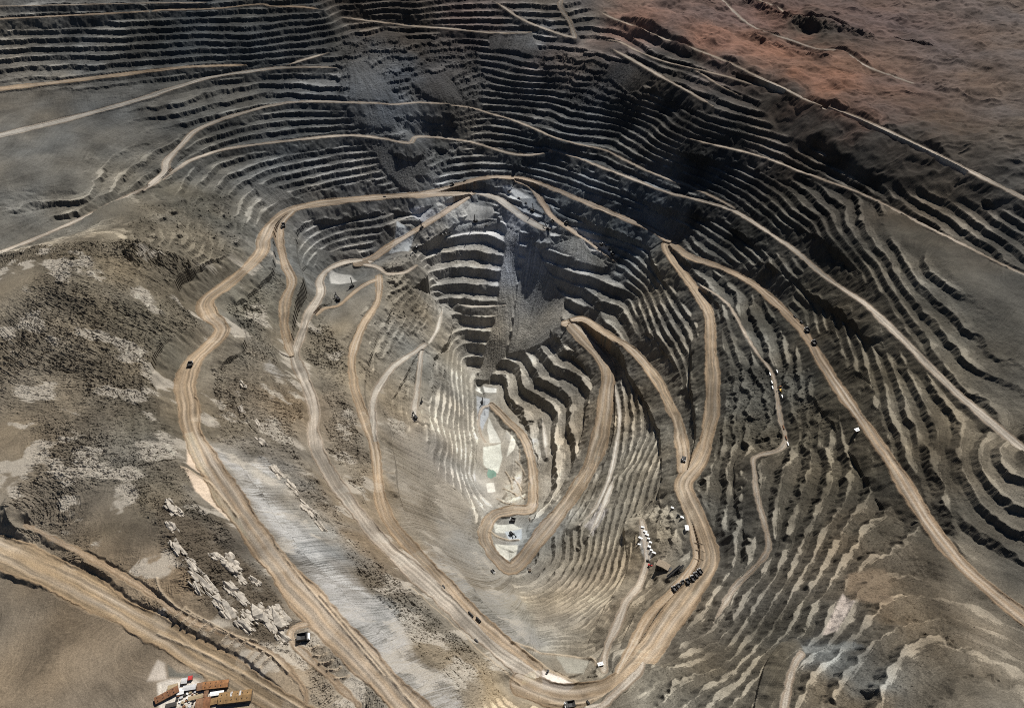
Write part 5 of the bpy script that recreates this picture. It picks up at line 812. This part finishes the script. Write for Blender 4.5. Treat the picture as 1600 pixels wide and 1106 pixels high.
def mining_shovel():
    t = thing('mining_shovel')
    for sy in (-1, 1): MB().prism([(-5, .6), (-4.2, 0), (4.2, 0), (5, .6), (5, 1.6), (4.2, 2.2), (-4.2, 2.2), (-5, 1.6)], sy*3.4-.9, sy*3.4+.9).build('track', 'tyre', t)
    MB().drum((0, 0, 1.6), (0, 0, 3.0), 2.6).box(-7.5, -3.6, 3.0, 3.2, 3.6, 7.2, .3, .2).build('machine_house', 'black', t)
    c = MB().box(1.5, 1.6, 7.2, 4.0, 3.8, 9.6, .2, .1).build('cab', 'white', t)
    MB().bar((2.8, -1., 3.6), (14, -.4, 13.5), .45).bar((2.8, 1., 3.6), (14, .4, 13.5), .45).bar((7, -.9, 7.6), (7, .9, 7.6), .25).drum((14, -.7, 13.6), (14, .7, 13.6), 1.).build('boom', 'black', t)
    MB().bar((-1.5, -1.5, 7.2), (-.5, 0, 12), .3).bar((-1.5, 1.5, 7.2), (-.5, 0, 12), .3).bar((-.5, 0, 12), (14, 0, 14.5), .12).build('gantry', 'black', t)
    s = MB().bar((6, -.5, 9), (14.5, -.5, 4.2), .35).bar((6, .5, 9), (14.5, .5, 4.2), .35).build('dipper_stick', 'black', t)
    MB().prism([(13.6, 2.2), (17, 1.8), (17.4, 5.2), (16.9, 5.2), (16.4, 2.6), (14.4, 2.9), (14.2, 5.4), (13.6, 5.4)], -1.7, 1.7).build('bucket', 'tray', s)
    return t
def loader(col='black'):
    t = thing('loader')
    MB().box(-4, -1.3, 1.2, .2, 1.3, 2.9).box(-.2, -.7, 1.2, 2.4, .7, 2.2).build('body', col, t)
    MB().box(-1.4, -1., 2.9, .3, 1., 4.3, .15, .1).build('cab', 'black', t)
    a = MB().bar((1.4, -.9, 2.2), (4.2, -.9, .9), .2).bar((1.4, .9, 2.2), (4.2, .9, .9), .2).build('lift_arm', col, t)
    MB().prism([(4, .2), (5.6, .1), (5.6, .3), (4.5, .5), (4.4, 1.6), (4, 1.6)], -1.7, 1.7).build('bucket', 'tray', a)
    for x in (-2.6, 1.7):
        for sy in (-1.35, 1.35): MB().wheel(x, sy, .95, .95, .8).build('wheel', 'tyre', t)
    return t
def excavator(col='yellow'):
    t = thing('excavator')
    for sy in (-1, 1): MB().prism([(-2.4, .3), (-2, 0), (2, 0), (2.4, .3), (2.4, .8), (2, 1.1), (-2, 1.1), (-2.4, .8)], sy*1.3-.35, sy*1.3+.35).build('track', 'tyre', t)
    MB().box(-2.8, -1.5, 1.1, 1.6, 1.5, 2.5, .1, .1).build('body', col, t)
    MB().box(.1, .3, 2.5, 1.6, 1.4, 3.6, .1, .05).build('cab', 'black', t)
    a = MB().bar((1.3, -.3, 2.), (4.6, -.3, 4.6), .28).bar((4.6, -.3, 4.6), (6.6, -.3, 1.9), .22).build('boom', col, t)
    MB().prism([(6.1, .3), (7.3, .8), (7.0, 2.), (6.3, 1.9)], -.9, .3).build('bucket', 'tray', a)
    return t
def site_cabin():
    t = thing('site_cabin')
    w = MB().box(-4.2, -1.9, .15, 4.2, 1.9, 2.9).build('cabin_wall', 'white', t)
    MB().box(-4.4, -2.1, 2.9, 4.4, 2.1, 3.1, .05, .05).build('roof', 'white', t)
    MB().box(-.5, -1.96, .2, .5, -1.9, 2.3).build('door', 'dark', t)
    for x in (-2.7, 2.2): MB().box(x-.6, -1.95, 1.1, x+.6, -1.9, 2.1).build('window', 'glass', t)
    MB().box(-4, -1.7, -.6, 4, 1.7, .15).build('base', 'dark', t)
    return t
def site_office(col='white'):
    t = thing('site_office')
    MB().box(-5, -3, -.8, 5, 3, 3.4).build('wall', 'wall' if col == 'dark' else 'white', t)
    MB().box(-5.3, -3.3, 3.4, 5.3, 3.3, 3.7).box(-1.2, -1.2, 3.7, .4, .4, 4.5).build('roof', 'white', t)
    MB().box(-.6, -3.06, .1, .6, -3., 2.3).build('door', 'dark', t)
    for x in (-3.2, 3.): MB().box(x-.9, -3.05, 1.2, x+.9, -3, 2.5).build('window', 'glass', t)
    return t
def crusher_plant():
    t = thing('crusher_plant')
    MB().box(-9, -5, -6, 9, 5, 9).build('wall', 'dark', t)
    MB().prism([(-9.6, 9), (9.6, 9), (9.6, 9.6), (0, 11.2), (-9.6, 9.6)], -5.6, 5.6).build('roof', 'dusty', t)
    for x in (-6.5, -2, 2.5, 7): MB().box(x-.35, -5.7, -6, x+.35, -5.002, 8.8).build('column', 'black', t)
    MB().box(-5, -5.1, -6, -1, -4.999, -1).build('door', 'black', t)
    MB().box(9, -3, -4, 15, 3, 3).prism([(9, 3), (15, 3), (16.2, 6.5), (7.8+1.3, 6.5)], -3.6, 3.6).build('hopper', 'black', t)
    return t
def conveyor():
    t = thing('conveyor')
    m = MB()
    for sy in (-1.6, 1.6):
        m.bar((-14, sy, 1.5), (14, sy, 10.5), .3).bar((-14, sy, 3.9), (14, sy, 12.9), .25)
        for k in range(8): m.bar((-14+k*3.5, sy, 1.5+k*1.125), (-10.5+k*3.5, sy, 5.0+k*1.125), .15)
    m.build('truss', 'black', t)
    MB().prism([(-14, 2.0), (14, 11), (14, 11.4), (-14, 2.4)], -1.3, 1.3).build('belt', 'tray', t)
    for x, z in ((-6, 4), (2, 6.6), (10, 9.2)):
        MB().bar((x-.6, -1.6, -3), (x, -1.6, z), .25).bar((x+.6, 1.6, -3), (x, 1.6, z), .25).bar((x-.6, -1.6, 0), (x+.6, 1.6, z-1), .15).build('trestle_leg', 'black', t)
    return t
def pump_station():
    t = thing('pump_station')
    MB().drum((0, 0, -.5), (0, 0, 4.2), 2.8, 18).build('tank', 'concrete', t)
    MB().drum((0, 0, 4.2), (0, 0, 4.5), 2.1, 18).build('tank_lid', 'dark', t)
    MB().bar((2.5, 0, .6), (9, 1, .4), .35).bar((-2.5, .5, .6), (-7, 3, .4), .35).build('pipe', 'black', t)
    MB().box(-7, -3.6, -.3, -3.4, -1.2, 2.4).build('pump_housing', 'black', t)
    return t
def container(col):
    t = thing('container')
    m = MB().box(-6, -1.2, .1, 6, 1.2, 2.7)
    for k in range(14):
        x = -5.6+k*.85
        m.box(x, -1.27, .3, x+.4, -1.2, 2.6).box(x, 1.2, .3, x+.4, 1.27, 2.6)
    m.build('shell', col, t)
    MB().box(6., -1.1, .2, 6.08, -.03, 2.6).box(6., .03, .2, 6.08, 1.1, 2.6).build('door', 'dark', t)
    return t
def shed(dim, col, rib=0, strips=0):
    t = thing('shed'); L, W, h = dim; rs = min(1.6, W*.12)
    MB().box(-L/2, -W/2, -1, L/2, W/2, h).build('wall', 'wall', t)
    o = .45; r = MB().prism([(-W/2-o, h-.1), (W/2+o, h-.1), (W/2+o, h+.12), (0, h+rs), (-W/2-o, h+.12)], -L/2-o, L/2+o)
    if rib:
        n = max(3, int(L/2.2))
        for k in range(n+1):
            y = -L/2+L*k/n
            r.prism([(-W/2-o, h+.12), (0, h+rs), (W/2+o, h+.12), (W/2+o, h+.22), (0, h+rs+.1), (-W/2-o, h+.22)], y-.12, y+.12)
    r.v = [(y, -x, z) for x, y, z in r.v]; rf = r.build('roof', col, t)
    if strips or rib:
        for k in range(max(2, int(L/6))):
            x = -L/2+3+k*6.
            for y in (-W*.25, W*.25): MB().drum((x, y, h+rs*.3), (x, y, h+rs*.5+1.0), .45, 8).build('vent', 'dark', rf)
    if strips:
        for x in (-4.5, 5.5):
            m = MB().prism([(-W/2, h+.16), (-.3, h+rs-.02), (-.3, h+rs+.05), (-W/2, h+.26)], x-1.1, x+1.1); m.v = [(y, -xx, z) for xx, y, z in m.v]; m.build('roof_panel', 'grey', rf)
    if L > 7:
        MB().box(-1.2, -W/2-.06, -.5, 1.2, -W/2, h*.75).build('door', 'dark', t)
    return t
def crate(col):
    t = thing('crate')
    MB().box(-1.3, -1.0, 0, 1.3, 1.0, 1.5).build('box', col, t)
    MB().box(-1.4, -1.1, 1.5, 1.4, 1.1, 1.62).build('lid', col, t)
    for y in (-.7, .7): MB().box(-1.3, y-.12, -.3, 1.3, y+.12, 0).build('skid', 'wood', t)
    return t
def utility_pole():
    t = thing('utility_pole')
    MB().drum((0, 0, -1), (0, 0, 11), .16, 8).build('pole', 'wood', t)
    MB().box(-1.3, -.08, 10, 1.3, .08, 10.2).build('crossarm', 'wood', t)
    for x in (-1.1, 0, 1.1): MB().drum((x, 0, 10.2), (x, 0, 10.5), .08, 6).build('insulator', 'grey', t)
    return t
def rock_outcrop(dim, seed):
    """angular slabs lying along one dip, piled into one mass"""
    L, W = dim; r = random.Random(seed); bm = bmesh.new()
    n = 9+int(L*W/24)
    for k in range(n):
        cx = r.uniform(-.46, .46)*L; cy = r.uniform(-.44, .44)*W; big = 1 if k == 0 else r.uniform(.2, .62)
        l, w, h = L*.5*big*r.uniform(.7, 1.1), W*.27*big*r.uniform(.7, 1.2), (W*.24+1.6)*big*r.uniform(.8, 1.3)
        if k == 0: cx = cy = 0
        tilt = r.uniform(-.25, .25); vs = []
        for _ in range(16):
            x, y, z = r.uniform(-1, 1), r.uniform(-1, 1), r.uniform(-1, 1)
            q = max(abs(x), abs(y), abs(z)); x, y, z = x/q, y/q, z/q
            x *= r.uniform(.75, 1); y *= r.uniform(.75, 1)
            vs.append(bm.verts.new((cx+l*x*.9+y*w*.25, cy+w*y-x*l*tilt*.4, h*(z*.8+.1)+y*w*.22)))
        g = bmesh.ops.convex_hull(bm, input=vs)
        bmesh.ops.delete(bm, geom=[v for v in g['geom_interior'] if isinstance(v, bmesh.types.BMVert)], context='VERTS')
    me = bpy.data.meshes.new('rock_outcrop'); bm.to_mesh(me); bm.free(); me.materials.append(MT['slab'])
    o = bpy.data.objects.new('rock_outcrop', me); scene.collection.objects.link(o); return o
def copy_tree(o, parent=None):
    c = o.copy(); scene.collection.objects.link(c); c.parent = parent
    for ch in list(o.children): copy_tree(ch, c)
    return c
CAT = {'haul_truck': ('haul truck', 'haul trucks on the mine roads'), 'pickup_truck': ('pickup truck', 'small vehicles around the pit'), 'tank_truck': ('tank truck', None), 'drill_rig': ('drill rig', 'drill rigs on the benches'),
 'mining_shovel': ('mining shovel', 'mining shovels in the pit'), 'loader': ('wheel loader', None), 'excavator': ('excavator', None), 'site_cabin': ('site cabin', 'white cabins by the crusher'), 'site_office': ('hut', None), 'crusher_plant': ('crusher', None),
 'conveyor': ('conveyor', None), 'pump_station': ('pump', None), 'container': ('container', 'containers in the right wall yard'), 'shed': ('shed', 'sheds in the lower left village'), 'crate': ('crate', 'crates in the scrap yard'), 'utility_pole': ('utility pole', None), 'rock_outcrop': ('rock outcrop', 'pale rock outcrops on the left slopes')}
PROTO = {}
for k, (kind, x, y, rot, s, label, ex) in enumerate(PLACED):
    ex = dict(ex); ex.pop('grp', None)
    if kind == 'rock_outcrop': o = rock_outcrop(ex['dim'], k)
    elif kind == 'shed': ex['dim'] = tuple(v*q for v, q in zip(ex['dim'], (.88, .86, 1))); o = shed(**ex)
    else:
        if kind == 'loader' and 'red' in label.split()[0]: ex['col'] = 'red'
        if kind == 'excavator': ex['col'] = 'yellow' if label.startswith('yellow') else 'orange'
        if kind == 'site_office' and label.startswith('dark'): ex['col'] = 'dark'
        key = (kind, ex.get('col'))
        if key not in PROTO:
            PROTO[key] = o = globals()[kind](**ex)
        else: o = copy_tree(PROTO[key])
    o.location = (x, y, 0); o.rotation_euler = (0, 0, rot); o.scale = (s, s, s)
    r = {'haul_truck': 4, 'shed': 6, 'rock_outcrop': 5, 'mining_shovel': 4, 'drill_rig': 3}.get(kind, 1.5)*s
    zs = [H(x+r*math.cos(q), y+r*math.sin(q)) for q in (0, 1.57, 3.14, 4.71)]+[H(x, y)]
    o.location.z = sum(zs)/5 if kind not in ('crusher_plant', 'shed') else max(zs)-.6
    if kind in ('haul_truck', 'pickup_truck', 'tank_truck', 'mining_shovel', 'drill_rig', 'loader', 'excavator', 'rock_outcrop'):
        e = r*1.3; gx1 = (H(x+e, y)-H(x-e, y))/(2*e); gy1 = (H(x, y+e)-H(x, y-e))/(2*e)
        from mathutils import Vector, Matrix
        up = Vector((-gx1, -gy1, 1)).normalized(); lim = .6 if kind == 'rock_outcrop' else .2
        if Vector((up.x, up.y)).length > lim:
            q = Vector((up.x, up.y)).normalized()*lim; up = Vector((q.x, q.y, math.sqrt(1-lim*lim)))
        fw = Vector((math.cos(rot), math.sin(rot), 0)); sd2 = up.cross(fw).normalized(); fw = sd2.cross(up)
        o.rotation_euler = Matrix((fw, sd2, up)).transposed().to_euler()
    o['label'] = label; o['category'] = CAT[kind][0]
    if CAT[kind][1]: o['group'] = CAT[kind][1]
# ---- the green pool on the pit floor
pz = min(H(x, y) for x, y in POND)+1.5
me = bpy.data.meshes.new('pond_water'); cx = sum(p[0] for p in POND)/len(POND); cy = sum(p[1] for p in POND)/len(POND)
ring = [(cx+1.25*(p[0]-cx), cy+1.25*(p[1]-cy), pz) for p in catmull([(a, b, 0) for a, b in POND]+[(POND[0][0], POND[0][1], 0)], 2)]
me.from_pydata([tuple(float(v) for v in p) for p in ring], [], [list(range(len(ring)))]); me.update()
wm = mat('green_water', (.17, .26, .205), .15, var=.2, scale=.08, spec=.5); me.materials.append(wm)
po = bpy.data.objects.new('pond_water', me); scene.collection.objects.link(po); po['kind'] = 'structure'
